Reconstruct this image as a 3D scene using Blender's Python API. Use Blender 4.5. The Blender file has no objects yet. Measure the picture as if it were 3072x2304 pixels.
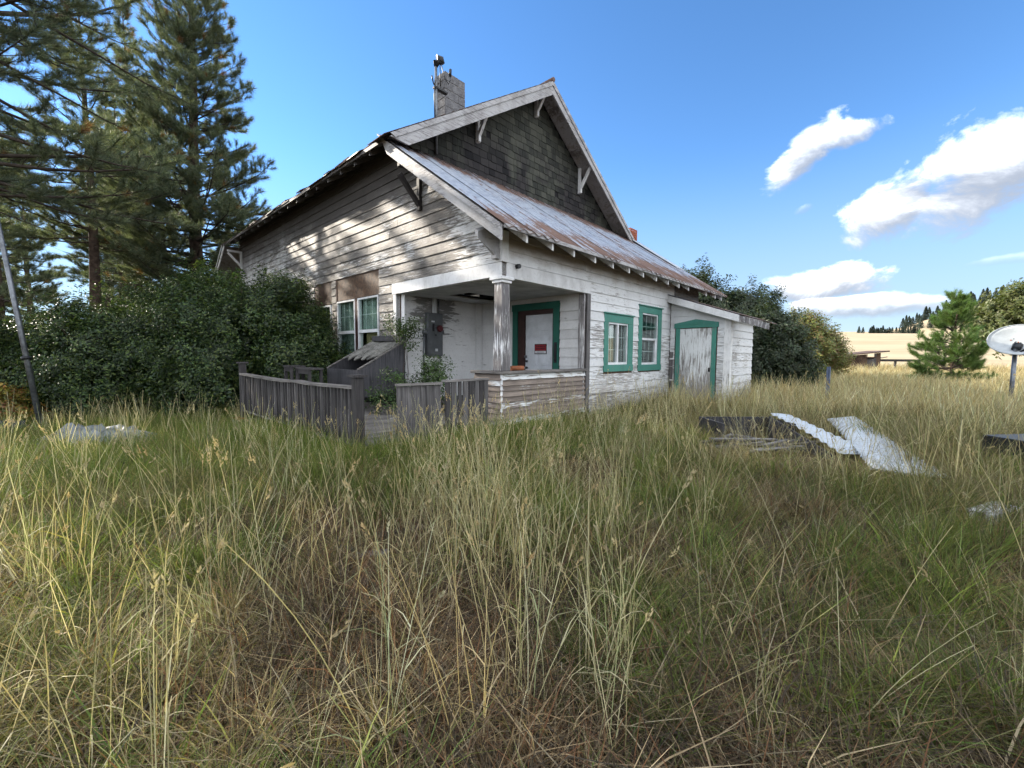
import bpy, math, random
import numpy as np
from mathutils import Vector, Matrix, Euler

# ------------------------------------------------------------------ camera, sky, sun, exposure
scene = bpy.context.scene
COL = scene.collection
EYE = 1.6
PITCH = math.radians(-3.95)
ROLL = math.radians(0.35)
cam_data = bpy.data.cameras.new('camera')
cam_data.sensor_fit = 'HORIZONTAL'
cam_data.sensor_width = 36.0
cam_data.lens = 1272.0 / 3072.0 * 36.0
cam_data.clip_start = 0.05
cam_data.clip_end = 9000.0
cam = bpy.data.objects.new('camera', cam_data)
COL.objects.link(cam)
fw = Vector((0, math.cos(PITCH), math.sin(PITCH)))
rt0 = Vector((1, 0, 0))
up0 = rt0.cross(fw)
rt = rt0 * math.cos(ROLL) + up0 * math.sin(ROLL)
up = up0 * math.cos(ROLL) - rt0 * math.sin(ROLL)
cm = Matrix((rt, up, -fw)).transposed().to_4x4()
cm.translation = Vector((0, 0, EYE))
cam.matrix_world = cm
scene.camera = cam

SUN_AZ = math.radians(-65.5)      # clockwise from +Y, so the sun stands left of the view
SUN_EL = math.radians(25.0)
SUN_STRENGTH = 4.4
SKY_STRENGTH = 0.15
EXPOSURE = 1.2

scene.view_settings.view_transform = 'Standard'
scene.view_settings.look = 'None'
scene.view_settings.gamma = 1.0
scene.view_settings.use_curve_mapping = False
scene.view_settings.exposure = EXPOSURE
scene.cycles.use_denoising = True
scene.cycles.debug_use_spatial_splits = True
scene.cycles.max_bounces = 5
scene.cycles.diffuse_bounces = 2
scene.cycles.glossy_bounces = 2
scene.cycles.transmission_bounces = 3
scene.cycles.use_adaptive_sampling = True
scene.cycles.adaptive_threshold = 0.04
scene.cycles.transparent_max_bounces = 12
scene.cycles.caustics_reflective = False
scene.cycles.caustics_refractive = False
scene.cycles.sample_clamp_indirect = 6.0

sun_data = bpy.data.lights.new('sun', 'SUN')
sun_data.energy = SUN_STRENGTH
sun_data.angle = math.radians(0.53)
sun_data.color = (1.0, 0.9, 0.76)
sun = bpy.data.objects.new('sun', sun_data)
COL.objects.link(sun)
sd = Vector((math.sin(SUN_AZ) * math.cos(SUN_EL), math.cos(SUN_AZ) * math.cos(SUN_EL), math.sin(SUN_EL)))
sun.rotation_euler = sd.to_track_quat('Z', 'Y').to_euler()
sun.location = sd * 60


class G:
    """small helper to write node trees"""
    def __init__(self, nt):
        self.nt = nt
        nt.nodes.clear()

    def n(self, kind, ins=None, **props):
        nd = self.nt.nodes.new(kind)
        for k, v in props.items():
            setattr(nd, k, v)
        for k, v in (ins or {}).items():
            self.set(nd.inputs[k], v)
        return nd

    def set(self, sock, v):
        if isinstance(v, bpy.types.NodeSocket):
            self.nt.links.new(v, sock)
        elif v is not None:
            if hasattr(sock, 'default_value'):
                try:
                    sock.default_value = v
                except (TypeError, ValueError):
                    sock.default_value = tuple(v) + (1.0,)

    def m(self, op, a, b=None, c=None, clamp=False):
        nd = self.nt.nodes.new('ShaderNodeMath')
        nd.operation = op
        nd.use_clamp = clamp
        self.set(nd.inputs[0], a)
        if b is not None:
            self.set(nd.inputs[1], b)
        if c is not None:
            self.set(nd.inputs[2], c)
        return nd.outputs[0]

    def vm(self, op, a, b=None):
        nd = self.nt.nodes.new('ShaderNodeVectorMath')
        nd.operation = op
        self.set(nd.inputs[0], a)
        if b is not None:
            self.set(nd.inputs[1], b)
        return nd.outputs[0]

    def mix(self, f, a, b, mode='MIX'):
        nd = self.nt.nodes.new('ShaderNodeMix')
        nd.data_type = 'RGBA'
        nd.blend_type = mode
        nd.clamp_factor = True
        self.set(nd.inputs[0], f)
        for s, v in ((nd.inputs[6], a), (nd.inputs[7], b)):
            if isinstance(v, (tuple, list)) and len(v) == 3:
                v = tuple(v) + (1.0,)
            self.set(s, v)
        return nd.outputs[2]

    def ss(self, x, e0, e1):
        nd = self.nt.nodes.new('ShaderNodeMapRange')
        nd.interpolation_type = 'SMOOTHSTEP'
        self.set(nd.inputs[0], x)
        nd.inputs[1].default_value = e0
        nd.inputs[2].default_value = e1
        nd.inputs[3].default_value = 0.0
        nd.inputs[4].default_value = 1.0
        return nd.outputs[0]

    def lin(self, x, e0, e1, a=0.0, b=1.0):
        nd = self.nt.nodes.new('ShaderNodeMapRange')
        self.set(nd.inputs[0], x)
        nd.inputs[1].default_value = e0
        nd.inputs[2].default_value = e1
        nd.inputs[3].default_value = a
        nd.inputs[4].default_value = b
        return nd.outputs[0]

    def noise(self, v, scale=1.0, detail=4.0, rough=0.55, dist=0.0, out=0):
        nd = self.nt.nodes.new('ShaderNodeTexNoise')
        if v is not None:
            self.set(nd.inputs['Vector'], v)
        nd.inputs['Scale'].default_value = scale
        nd.inputs['Detail'].default_value = detail
        nd.inputs['Roughness'].default_value = rough
        nd.inputs['Distortion'].default_value = dist
        return nd.outputs[out]

    def sep(self, v):
        nd = self.nt.nodes.new('ShaderNodeSeparateXYZ')
        self.set(nd.inputs[0], v)
        return nd.outputs

    def comb(self, x, y, z):
        nd = self.nt.nodes.new('ShaderNodeCombineXYZ')
        for i, v in enumerate((x, y, z)):
            self.set(nd.inputs[i], v)
        return nd.outputs[0]

    def scale(self, v, s):
        nd = self.nt.nodes.new('ShaderNodeVectorMath')
        nd.operation = 'MULTIPLY'
        self.set(nd.inputs[0], v)
        nd.inputs[1].default_value = s
        return nd.outputs[0]

    def bump(self, h, strength=0.4, dist=0.01):
        nd = self.nt.nodes.new('ShaderNodeBump')
        nd.inputs['Strength'].default_value = strength
        nd.inputs['Distance'].default_value = dist
        self.set(nd.inputs['Height'], h)
        return nd.outputs[0]


# ------------------------------------------------------------------ world: sky with cumulus
world = bpy.data.worlds.new('World')
scene.world = world
world.use_nodes = True
world.cycles.sampling_method = 'MANUAL'
world.cycles.sample_map_resolution = 512
g = G(world.node_tree)
sky = g.n('ShaderNodeTexSky', sky_type='NISHITA')
sky.sun_disc = False
sky.sun_elevation = SUN_EL
sky.sun_rotation = SUN_AZ
sky.altitude = 1500.0
sky.air_density = 0.9
sky.dust_density = 0.05
sky.ozone_density = 2.2
tc = g.n('ShaderNodeTexCoord')
d = g.vm('NORMALIZE', tc.outputs['Generated'])
dx, dy, dz = g.sep(d)
az = g.m('ARCTAN2', dx, dy)
el = g.m('ARCSINE', dz)
p = g.comb(az, g.m('MULTIPLY', el, 1.35), 0.0)
n_big = g.noise(p, 9.0, 7.0, 0.62, 0.35)
warp = g.m('MULTIPLY', g.m('SUBTRACT', n_big, 0.5), 2.3)
# az, el, half length, half height, tilt, opacity (degrees); the last ones lie outside the picture
CLOUDS = [
    (41.2, 14.9, 4.6, 2.6, 26.0, 1.0), (48.5, 16.2, 7.8, 4.1, 8.0, 1.0),
    (33.3, 20.8, 3.6, 2.1, 36.0, 0.95), (36.9, 21.9, 3.2, 1.25, 6.0, 0.85),
    (33.8, 15.7, 1.1, 0.6, 20.0, 0.22),
    (35.6, 7.7, 6.4, 1.8, 3.0, 1.0), (39.5, 5.3, 8.0, 1.2, -1.0, 0.85), (49.0, 8.5, 3.2, 0.5, 2.0, 0.14),
]
cov = None
shade = None
pe = g.comb(az, el, 0.0)
for (a0, e0, sx, sy, tilt, op) in CLOUDS:
    # texture mapping: subtract the centre, turn by the tilt, divide by the half axes
    mp = g.n('ShaderNodeMapping', {'Vector': pe, 'Location': (math.radians(a0), math.radians(e0), 0), 'Rotation': (0, 0, math.radians(tilt)), 'Scale': (math.radians(sx), math.radians(sy), 1.0)}, vector_type='TEXTURE')
    r = g.n('ShaderNodeVectorMath', {0: mp.outputs[0]}, operation='LENGTH').outputs['Value']
    f = g.m('SUBTRACT', warp, r)
    a = g.m('MULTIPLY', g.ss(f, -1.10, -0.55), op)
    s = g.m('MULTIPLY', a, g.lin(g.m('ADD', g.sep(mp.outputs[0])[1], g.m('MULTIPLY', warp, 1.5)), -1.0, 0.45))
    if cov is None:
        cov, shade = a, s
    else:
        cov = g.m('MAXIMUM', cov, a)
        shade = g.m('MAXIMUM', shade, s)
# broken cumulus added only outside the view, to brighten the shade
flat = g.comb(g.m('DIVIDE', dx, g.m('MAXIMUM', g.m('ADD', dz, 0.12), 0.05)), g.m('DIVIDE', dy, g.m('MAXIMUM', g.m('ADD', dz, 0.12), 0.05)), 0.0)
n_fill = g.noise(flat, 1.25, 5.0, 0.58, 0.3)
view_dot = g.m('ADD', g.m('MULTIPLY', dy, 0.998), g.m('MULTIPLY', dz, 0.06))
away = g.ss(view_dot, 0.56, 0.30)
fill_cov = g.m('MULTIPLY', g.m('MULTIPLY', g.ss(n_fill, 0.37, 0.48), away), g.ss(dz, -0.02, 0.04))
cov = g.m('MAXIMUM', cov, fill_cov)
shade = g.m('MAXIMUM', shade, g.m('MULTIPLY', fill_cov, g.lin(n_fill, 0.75, 0.45, 0.86, 1.0)))
lit = g.m('POWER', g.m('DIVIDE', shade, g.m('MAXIMUM', cov, 0.02), clamp=True), 2.8)
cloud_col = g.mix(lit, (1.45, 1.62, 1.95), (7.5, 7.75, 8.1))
haze_f = g.m('MULTIPLY', g.ss(el, 0.42, 0.02), 0.8)
skyc = g.n('ShaderNodeHueSaturation', {'Saturation': 1.17, 'Color': sky.outputs[0]}).outputs[0]
base = g.mix(haze_f, skyc, (1.5, 1.88, 2.4))
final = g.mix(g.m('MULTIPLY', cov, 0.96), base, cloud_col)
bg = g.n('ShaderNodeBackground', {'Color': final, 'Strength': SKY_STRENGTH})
out = g.n('ShaderNodeOutputWorld', {'Surface': bg.outputs[0]})

# ------------------------------------------------------------------ frames of reference
AZR = math.radians(43.3)
RDIR = Vector((math.sin(AZR), math.cos(AZR), 0))
LDIR = Vector((-math.cos(AZR), math.sin(AZR), 0))
ORG = Vector((-0.204, 8.25, 0.0))
HOUSE_ROT = math.atan2(RDIR.y, RDIR.x)


def W(u, v, z=0.0):
    return ORG + RDIR * u + LDIR * v + Vector((0, 0, z))


def UV(x, y):
    q = Vector((x, y, 0)) - ORG
    return q.dot(RDIR), q.dot(LDIR)


rng = np.random.default_rng(7)
R = random.Random(11)


# ------------------------------------------------------------------ mesh helpers
class MB:
    def __init__(self):
        self.v = []
        self.f = []
        self.smooth = []

    def quad(self, a, b, c, d):
        i = len(self.v)
        self.v += [tuple(a), tuple(b), tuple(c), tuple(d)]
        self.f.append((i, i + 1, i + 2, i + 3))

    def tri(self, a, b, c):
        i = len(self.v)
        self.v += [tuple(a), tuple(b), tuple(c)]
        self.f.append((i, i + 1, i + 2))

    def hexa(self, p):
        """8 corners: bottom four, then top four, same winding"""
        i = len(self.v)
        self.v += [tuple(q) for q in p]
        for q in ((3, 2, 1, 0), (4, 5, 6, 7), (0, 1, 5, 4), (1, 2, 6, 5), (2, 3, 7, 6), (3, 0, 4, 7)):
            self.f.append(tuple(i + k for k in q))
        return self

    def box(self, x0, x1, y0, y1, z0, z1):
        return self.hexa([(x0, y0, z0), (x1, y0, z0), (x1, y1, z0), (x0, y1, z0), (x0, y0, z1), (x1, y0, z1), (x1, y1, z1), (x0, y1, z1)])

    def beam(self, a, b, w, h, upv=(0, 0, 1)):
        a = Vector(a)
        b = Vector(b)
        d = (b - a).normalized()
        u = Vector(upv)
        s = d.cross(u)
        if s.length < 1e-5:
            s = d.cross(Vector((1, 0, 0)))
        s.normalize()
        u = s.cross(d).normalized()
        s = s * (w / 2)
        u = u * (h / 2)
        return self.hexa([a - s - u, a + s - u, b + s - u, b - s - u, a - s + u, a + s + u, b + s + u, b - s + u])

    def tube(self, pts, rad, n=6, cap=True):
        pts = [Vector(q) for q in pts]
        base = len(self.v)
        m = len(pts)
        for i, q in enumerate(pts):
            d = (pts[min(i + 1, m - 1)] - pts[max(i - 1, 0)])
            if d.length < 1e-9:
                d = Vector((0, 0, 1))
            d.normalize()
            ref = Vector((0, 0, 1)) if abs(d.z) < 0.9 else Vector((1, 0, 0))
            s = d.cross(ref).normalized()
            t = s.cross(d)
            r = rad[i] if isinstance(rad, (list, tuple)) else rad
            for k in range(n):
                a = 2 * math.pi * k / n
                self.v.append(tuple(q + s * (math.cos(a) * r) + t * (math.sin(a) * r)))
        for i in range(m - 1):
            for k in range(n):
                a = base + i * n + k
                b = base + i * n + (k + 1) % n
                self.smooth.append(len(self.f))
                self.f.append((a, b, b + n, a + n))
        if cap:
            self.f.append(tuple(base + k for k in reversed(range(n))))
            self.f.append(tuple(base + (m - 1) * n + k for k in range(n)))
        return self

    def poly(self, pts, depth):
        """flat polygon pushed by a vector"""
        dv = Vector(depth)
        i = len(self.v)
        n = len(pts)
        self.v += [tuple(Vector(q)) for q in pts] + [tuple(Vector(q) + dv) for q in pts]
        self.f.append(tuple(i + k for k in reversed(range(n))))
        self.f.append(tuple(i + n + k for k in range(n)))
        for k in range(n):
            a, b = i + k, i + (k + 1) % n
            self.f.append((a, b, b + n, a + n))
        return self

    def mesh(self, name, mat=None):
        me = bpy.data.meshes.new(name)
        me.from_pydata(self.v, [], self.f)
        if mat:
            me.materials.append(mat)
        if self.smooth:
            fl = np.zeros(len(self.f), dtype=bool)
            fl[self.smooth] = True
            me.polygons.foreach_set('use_smooth', fl)
        me.update()
        return me

    def build(self, name, mat=None, parent=None, bevel=0.0):
        o = bpy.data.objects.new(name, self.mesh(name, mat))
        COL.objects.link(o)
        o.parent = parent
        if bevel:
            md = o.modifiers.new('edge', 'BEVEL')
            md.width = bevel
            md.segments = 1
            md.limit_method = 'ANGLE'
        return o


def empty(name, loc=(0, 0, 0), rz=0.0, label=None, cat=None, group=None):
    o = bpy.data.objects.new(name, None)
    o.empty_display_size = 0.2
    COL.objects.link(o)
    o.location = loc
    o.rotation_euler = (0, 0, rz)
    return tag(o, label, cat, group)


def tag(o, label=None, cat=None, group=None, kind=None):
    if label:
        o['label'] = label
    if cat:
        o['category'] = cat
    if group:
        o['group'] = group
    if kind:
        o['kind'] = kind
    return o


def copy_tree(o, parent=None):
    c = o.copy()
    COL.objects.link(c)
    c.parent = parent
    for ch in list(o.children):
        copy_tree(ch, c)
    return c

# ------------------------------------------------------------------ materials
MATS = {}


def newmat(name):
    m = bpy.data.materials.new(name)
    m.use_nodes = True
    return m, G(m.node_tree)


def finish(g, col, rough=0.7, normal=None, metal=0.0, spec=0.3, extra=None):
    b = g.n('ShaderNodeBsdfPrincipled', {'Base Color': col, 'Roughness': rough, 'Metallic': metal, 'Specular IOR Level': spec})
    if normal is not None:
        g.set(b.inputs['Normal'], normal)
    for k, v in (extra or {}).items():
        g.set(b.inputs[k], v)
    g.n('ShaderNodeOutputMaterial', {'Surface': b.outputs[0]})
    return b


house = empty('house', ORG, HOUSE_ROT, 'weathered white clapboard farmhouse with shingled gable, corner porch and rusty metal roof', 'house')


def house_coords(g):
    return g.n('ShaderNodeTexCoord', object=house).outputs['Object']


def wood_colors(g, co, grain, c0, c1):
    """bare weathered wood with streaky grain"""
    s = {'h': (1.2, 1.2, 26.0), 'v': (24.0, 24.0, 1.1), 'u': (1.0, 20.0, 20.0), 'n': (6.0, 6.0, 6.0)}[grain]
    gr = g.noise(g.scale(co, s), 2.2, 6.0, 0.65, 0.3)
    cl = g.noise(co, 1.7, 4.0, 0.6)
    f = g.m('ADD', g.m('MULTIPLY', gr, 0.75), g.m('MULTIPLY', cl, 0.35))
    return g.mix(g.ss(f, 0.34, 0.75), c0, c1), gr


def peeling(name, paint, w0, w1, bias=0.0, grain='h', bias_fn=None, dirt=0.25, dirt_fn=None, rough=0.6, edge=0.10, stain_col=(0.10, 0.085, 0.07), var=0.12):
    """old paint over grey wood: flakes where the noise passes a threshold"""
    m, g = newmat(name)
    co = house_coords(g)
    oi = g.n('ShaderNodeObjectInfo')
    rnd = oi.outputs['Random']
    off = g.comb(g.m('MULTIPLY', rnd, 37.0), g.m('MULTIPLY', rnd, 11.0), g.m('MULTIPLY', rnd, 5.0))
    co2 = g.vm('ADD', co, off)
    wood, gr = wood_colors(g, co2, grain, w0, w1)
    wt = g.m('ADD', 0.72, g.m('MULTIPLY', g.m('FRACT', g.m('MULTIPLY', rnd, 7.31)), 0.5))
    wood = g.mix(1.0, wood, g.comb(wt, wt, wt), 'MULTIPLY')
    s = {'h': (1.9, 1.9, 20.0), 'v': (20.0, 20.0, 1.6), 'u': (2.0, 12.0, 12.0), 'n': (5.0, 5.0, 5.0)}[grain]
    fl = g.noise(g.scale(co2, s), 1.5, 7.0, 0.62, 0.5)
    cs = g.noise(co, 0.85, 4.0, 0.6, 0.4)
    x = g.m('ADD', g.m('MULTIPLY', fl, 0.95), g.m('MULTIPLY', cs, 0.55))
    x = g.m('ADD', x, g.m('MULTIPLY', g.m('SUBTRACT', rnd, 0.5), var))
    b = bias
    if bias_fn:
        b = g.m('ADD', bias_fn(g, co), bias)
    x = g.m('ADD', x, b)
    peel = g.ss(x, 0.78, 0.78 + edge * 1.5)
    # paint: dulled, with runs of dirt
    dn = g.noise(g.scale(co, (1.3, 1.3, 0.6)), 1.4, 5.0, 0.65, 0.4)
    fine = g.noise(co2, 18.0, 4.0, 0.6)
    dcol = g.mix(g.m('MULTIPLY', g.ss(dn, 0.42, 0.72), dirt), paint, stain_col)
    dcol = g.mix(g.m('MULTIPLY', g.ss(fine, 0.5, 0.75), 0.16), dcol, stain_col)
    tint = g.m('ADD', 0.88, g.m('MULTIPLY', rnd, 0.14))
    dcol = g.mix(1.0, dcol, g.comb(tint, tint, tint), 'MULTIPLY')
    col = g.mix(peel, dcol, wood)
    if dirt_fn:
        f, c = dirt_fn(g, co)
        col = g.mix(f, col, c)
    h = g.m('ADD', g.m('MULTIPLY', g.m('SUBTRACT', 1.0, peel), 0.6), g.m('MULTIPLY', gr, 0.5))
    finish(g, col, rough, g.bump(h, 0.5, 0.006), spec=0.25)
    MATS[name] = m
    return m


WHITE = (0.68, 0.69, 0.695)
GREY0 = (0.05, 0.046, 0.043)
GREY1 = (0.32, 0.298, 0.272)


def left_bias(g, co):
    x, y, z = g.sep(co)
    # paint survives near the front corner (small y), worn to grey beyond
    a = g.ss(y, 0.7, 2.0)
    b = g.ss(z, 5.4, 6.1)
    far = g.ss(y, 9.0, 12.0)  # far boards kept whiter: their sunlit look put into the paint
    v = g.m('MULTIPLY', a, 0.22)
    v = g.m('ADD', v, g.m('MULTIPLY', b, 0.10))
    return g.m('SUBTRACT', v, g.m('MULTIPLY', far, 0.16))


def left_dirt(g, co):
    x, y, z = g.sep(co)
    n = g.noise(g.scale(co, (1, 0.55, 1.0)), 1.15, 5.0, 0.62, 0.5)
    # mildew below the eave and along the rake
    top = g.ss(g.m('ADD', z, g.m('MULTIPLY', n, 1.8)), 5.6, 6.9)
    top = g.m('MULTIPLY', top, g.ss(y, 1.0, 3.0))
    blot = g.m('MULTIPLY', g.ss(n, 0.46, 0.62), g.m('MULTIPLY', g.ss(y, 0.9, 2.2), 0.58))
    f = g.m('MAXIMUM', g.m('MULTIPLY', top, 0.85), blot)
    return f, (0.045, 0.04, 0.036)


def right_dirt(g, co):
    x, y, z = g.sep(co)
    n = g.noise(g.scale(co, (0.7, 1, 1.6)), 1.8, 6.0, 0.65, 0.4)
    # brown rafters' stain under the eave of the front
    t = g.m('MULTIPLY', g.ss(g.m('ADD', z, g.m('MULTIPLY', n, 0.6)), 3.72, 4.12), g.ss(x, 9.8, 6.0))
    sp = g.m('MULTIPLY', g.ss(g.m('ADD', z, g.m('MULTIPLY', n, -0.9)), 0.55, -0.25), 0.55)
    return g.m('MAXIMUM', g.m('MULTIPLY', t, 0.75), sp), g.mix(g.ss(z, 1.0, 2.0), (0.15, 0.13, 0.10), (0.22, 0.15, 0.085))


def right_bias(g, co):
    x, y, z = g.sep(co)
    a = g.m('MULTIPLY', g.ss(z, 2.9, 2.0), 0.14)
    b = g.m('MULTIPLY', g.m('MULTIPLY', g.ss(x, 5.6, 4.0), g.ss(x, 2.8, 3.1)), g.m('MULTIPLY', g.ss(z, 2.6, 2.0), 0.03))
    return g.m('ADD', g.m('ADD', a, b), -0.06)


def panel_dirt(g, co):
    x, y, z = g.sep(co)
    n = g.noise(g.scale(co, (0.9, 1, 4.5)), 2.4, 6.0, 0.7, 0.3)
    near = g.m('MULTIPLY', g.ss(g.m('ABSOLUTE', g.m('SUBTRACT', x, 1.15)), 1.1, 0.35), g.ss(z, 1.6, 2.9))
    return g.m('MULTIPLY', g.ss(g.m('ADD', n, g.m('MULTIPLY', near, 0.26)), 0.62, 0.72), 0.75), (0.05, 0.045, 0.04)


peeling('paint_left', WHITE, GREY0, GREY1, 0.02, 'h', left_bias, 0.3, left_dirt)
peeling('paint_right', WHITE, (0.19, 0.18, 0.17), (0.40, 0.385, 0.37), -0.02, 'h', right_bias, 0.14, right_dirt)
peeling('paint_porch', (0.70, 0.70, 0.70), GREY0, GREY1, -0.16, 'h', None, 0.16, panel_dirt)
peeling('paint_rail', (0.75, 0.77, 0.77), (0.12, 0.095, 0.08), (0.30, 0.245, 0.205), 0.30, 'h', None, 0.2, var=0.55)
peeling('paint_trim', (0.75, 0.75, 0.745), (0.10, 0.09, 0.085), (0.28, 0.26, 0.245), -0.07, 'v', None, 0.3)
peeling('paint_beam', (0.76, 0.765, 0.77), (0.10, 0.085, 0.08), (0.26, 0.23, 0.21), -0.10, 'h', None, 0.3)
peeling('paint_barge', (0.42, 0.415, 0.42), (0.13, 0.122, 0.122), (0.31, 0.298, 0.298), 0.02, 'h', None, 0.4)
peeling('paint_column', (0.74, 0.745, 0.75), (0.08, 0.075, 0.078), (0.27, 0.255, 0.255), 0.14, 'v', None, 0.3)
peeling('grey_wood', (0.22, 0.215, 0.215), (0.04, 0.037, 0.038), (0.14, 0.132, 0.132), 0.30, 'v', None, 0.3)
peeling('grey_wood_flat', (0.34, 0.33, 0.32), (0.06, 0.055, 0.052), (0.21, 0.196, 0.187), 0.30, 'h', None, 0.3)
peeling('dark_wood', (0.14, 0.14, 0.14), (0.02, 0.018, 0.019), (0.075, 0.069, 0.07), 0.5, 'v', None, 0.4)
peeling('plywood_dark', (0.12, 0.12, 0.125), (0.018, 0.018, 0.022), (0.085, 0.083, 0.09), 0.5, 'v', None, 0.4)
peeling('green_trim', (0.062, 0.225, 0.18), (0.13, 0.12, 0.11), (0.26, 0.24, 0.22), -0.075, 'v', None, 0.25, stain_col=(0.03, 0.06, 0.05))
peeling('green_door_trim', (0.018, 0.115, 0.085), (0.05, 0.04, 0.04), (0.12, 0.1, 0.09), -0.3, 'v', None, 0.2, stain_col=(0.01, 0.03, 0.03))
peeling('door_ply', (0.72, 0.735, 0.74), (0.10, 0.095, 0.09), (0.33, 0.31, 0.29), 0.06, 'v', lambda g, co: g.m('MULTIPLY', g.ss(g.sep(co)[2], 1.3, 0.3), 0.16), 0.2)
peeling('soffit', (0.36, 0.35, 0.34), (0.12, 0.105, 0.09), (0.30, 0.275, 0.25), 0.05, 'n', None, 0.4)
peeling('sheathing', (0.09, 0.06, 0.04), (0.03, 0.02, 0.015), (0.14, 0.085, 0.055), 0.3, 'n', None, 0.6)


def simple(name, col, rough=0.6, metal=0.0, spec=0.3, nscale=8.0, namp=0.3, bump=0.15, dark=None):
    m, g = newmat(name)
    co = g.n('ShaderNodeTexCoord').outputs['Object']
    n = g.noise(co, nscale, 5.0, 0.6, 0.2)
    n2 = g.noise(co, nscale * 0.2, 3.0, 0.6, 0.2)
    dk = dark or tuple(c * (1 - namp) * 0.75 for c in col)
    f = g.ss(g.m('ADD', g.m('MULTIPLY', n, 0.6), g.m('MULTIPLY', n2, 0.5)), 0.38, 0.72)
    finish(g, g.mix(f, dk, col), rough, g.bump(n, bump, 0.01), metal, spec)
    MATS[name] = m
    return m


simple('white_vinyl', (0.72, 0.74, 0.76), 0.35, 0, 0.4, 4.0, 0.08, 0.02)
simple('brown_frame', (0.045, 0.018, 0.015), 0.5)
simple('dark_metal', (0.03, 0.032, 0.036), 0.4, 0.3)
simple('steel_pipe', (0.20, 0.215, 0.235), 0.42, 0.7, 0.4, 14, 0.35, 0.05)
simple('grey_box', (0.105, 0.112, 0.12), 0.5, 0.0, 0.35, 5, 0.2, 0.04)
simple('concrete', (0.30, 0.295, 0.29), 0.9, 0, 0.2, 22, 0.3, 0.4)
simple('block', (0.225, 0.225, 0.235), 0.92, 0, 0.2, 34, 0.35, 0.5)
simple('mortar', (0.34, 0.33, 0.32), 0.95, 0, 0.2, 40, 0.2, 0.3)
simple('black_inside', (0.012, 0.012, 0.014), 0.9)
simple('inside_wall', (0.11, 0.105, 0.095), 0.9)
simple('curtain', (0.50, 0.40, 0.22), 0.9, 0, 0.1, 3, 0.3)
simple('curtain_grey', (0.30, 0.30, 0.29), 0.9, 0, 0.1, 3, 0.3)
simple('blind_reflection', (0.33, 0.40, 0.365), 0.8, 0, 0.1, 3, 0.2)  # greenish tree reflection of the left panes put into the blind's colour
simple('ceiling_paint', (0.55, 0.55, 0.54), 0.7, 0, 0.2, 3, 0.15, 0.02)
simple('meter_red', (0.09, 0.012, 0.016), 0.4, nscale=6)
simple('red_sign', (0.30, 0.012, 0.022), 0.4, nscale=3, namp=0.2, bump=0.0)
simple('sign_black', (0.012, 0.01, 0.014), 0.4, bump=0.0)
simple('sign_white', (0.62, 0.64, 0.66), 0.4, nscale=3, namp=0.1, bump=0.0)
simple('door_paint', (0.62, 0.65, 0.69), 0.4, 0, 0.35, 3, 0.08, 0.02)
simple('brick', (0.36, 0.12, 0.07), 0.9, 0, 0.2, 9, 0.35, 0.3)
simple('orange_wood', (0.34, 0.12, 0.055), 0.6, 0, 0.2, 10, 0.4)
simple('dish', (0.44, 0.47, 0.48), 0.45, 0, 0.3, 3, 0.12, 0.02)
simple('lichen', (0.21, 0.205, 0.19), 0.95, 0, 0.1, 16, 0.45, 0.8)
simple('tarp', (0.20, 0.225, 0.235), 0.5, 0, 0.4, 5, 0.3, 0.1)
simple('tarp_blue', (0.02, 0.035, 0.055), 0.5, 0, 0.4, 5, 0.3, 0.1)
simple('far_wood', (0.15, 0.10, 0.075), 0.9, 0, 0.2, 2.0, 0.5)
simple('bark', (0.115, 0.085, 0.068), 0.95, 0, 0.15, 7.0, 0.5, 0.9)
simple('bark_pine', (0.105, 0.075, 0.058), 0.95, 0, 0.15, 6.0, 0.55, 0.9)
simple('twig', (0.085, 0.07, 0.058), 0.95, 0, 0.1, 9.0, 0.4)
simple('blue_post', (0.16, 0.20, 0.30), 0.5, 0.2, 0.3, 9, 0.3)


def corrugated(name, galv, rust, amount, house_space=True, tint=(0.30, 0.34, 0.42)):
    m, g = newmat(name)
    co = house_coords(g) if house_space else g.n('ShaderNodeTexCoord').outputs['Object']
    x, y, z = g.sep(co)
    rnd = g.n('ShaderNodeObjectInfo').outputs['Random']
    st = g.noise(g.scale(co, (13.0, 0.8, 0.8)), 1.3, 6.0, 0.62, 0.25)
    ch = g.noise(g.scale(co, (2.0, 1.1, 1.1)), 2.6, 6.0, 0.7, 0.4)
    f = g.m('ADD', g.m('MULTIPLY', st, 0.75), g.m('MULTIPLY', ch, 0.6))
    f = g.m('ADD', f, g.m('MULTIPLY', g.m('SUBTRACT', rnd, 0.5), 0.16))
    if house_space:
        mid = g.m('MULTIPLY', g.ss(y, 3.1, 2.2), g.ss(y, -0.3, 0.75))
        f = g.m('SUBTRACT', g.m('ADD', f, 0.14), g.m('MULTIPLY', mid, 0.22))
    k = g.ss(f, amount, amount + 0.13)
    if house_space:
        rib = g.m('SINE', g.m('MULTIPLY', g.m('ADD', x, 0.64), 2 * math.pi / 0.2635))
        f = g.m('ADD', f, g.m('MULTIPLY', rib, 0.085))
        k = g.ss(f, amount, amount + 0.13)
    gc = g.mix(g.ss(g.noise(co, 6.0, 4.0, 0.6), 0.35, 0.7), galv, tint)
    rc = g.mix(g.noise(g.scale(co, (9, 2, 2)), 2.0, 4.0, 0.6), rust, tuple(c * 0.45 for c in rust))
    col = g.mix(k, gc, rc)
    ro = g.m('ADD', 0.42, g.m('MULTIPLY', k, 0.45))
    me = g.m('MULTIPLY', g.m('SUBTRACT', 1.0, k), 0.15)
    finish(g, col, ro, g.bump(ch, 0.1, 0.01), me, 0.4)
    MATS[name] = m
    return m


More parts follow.
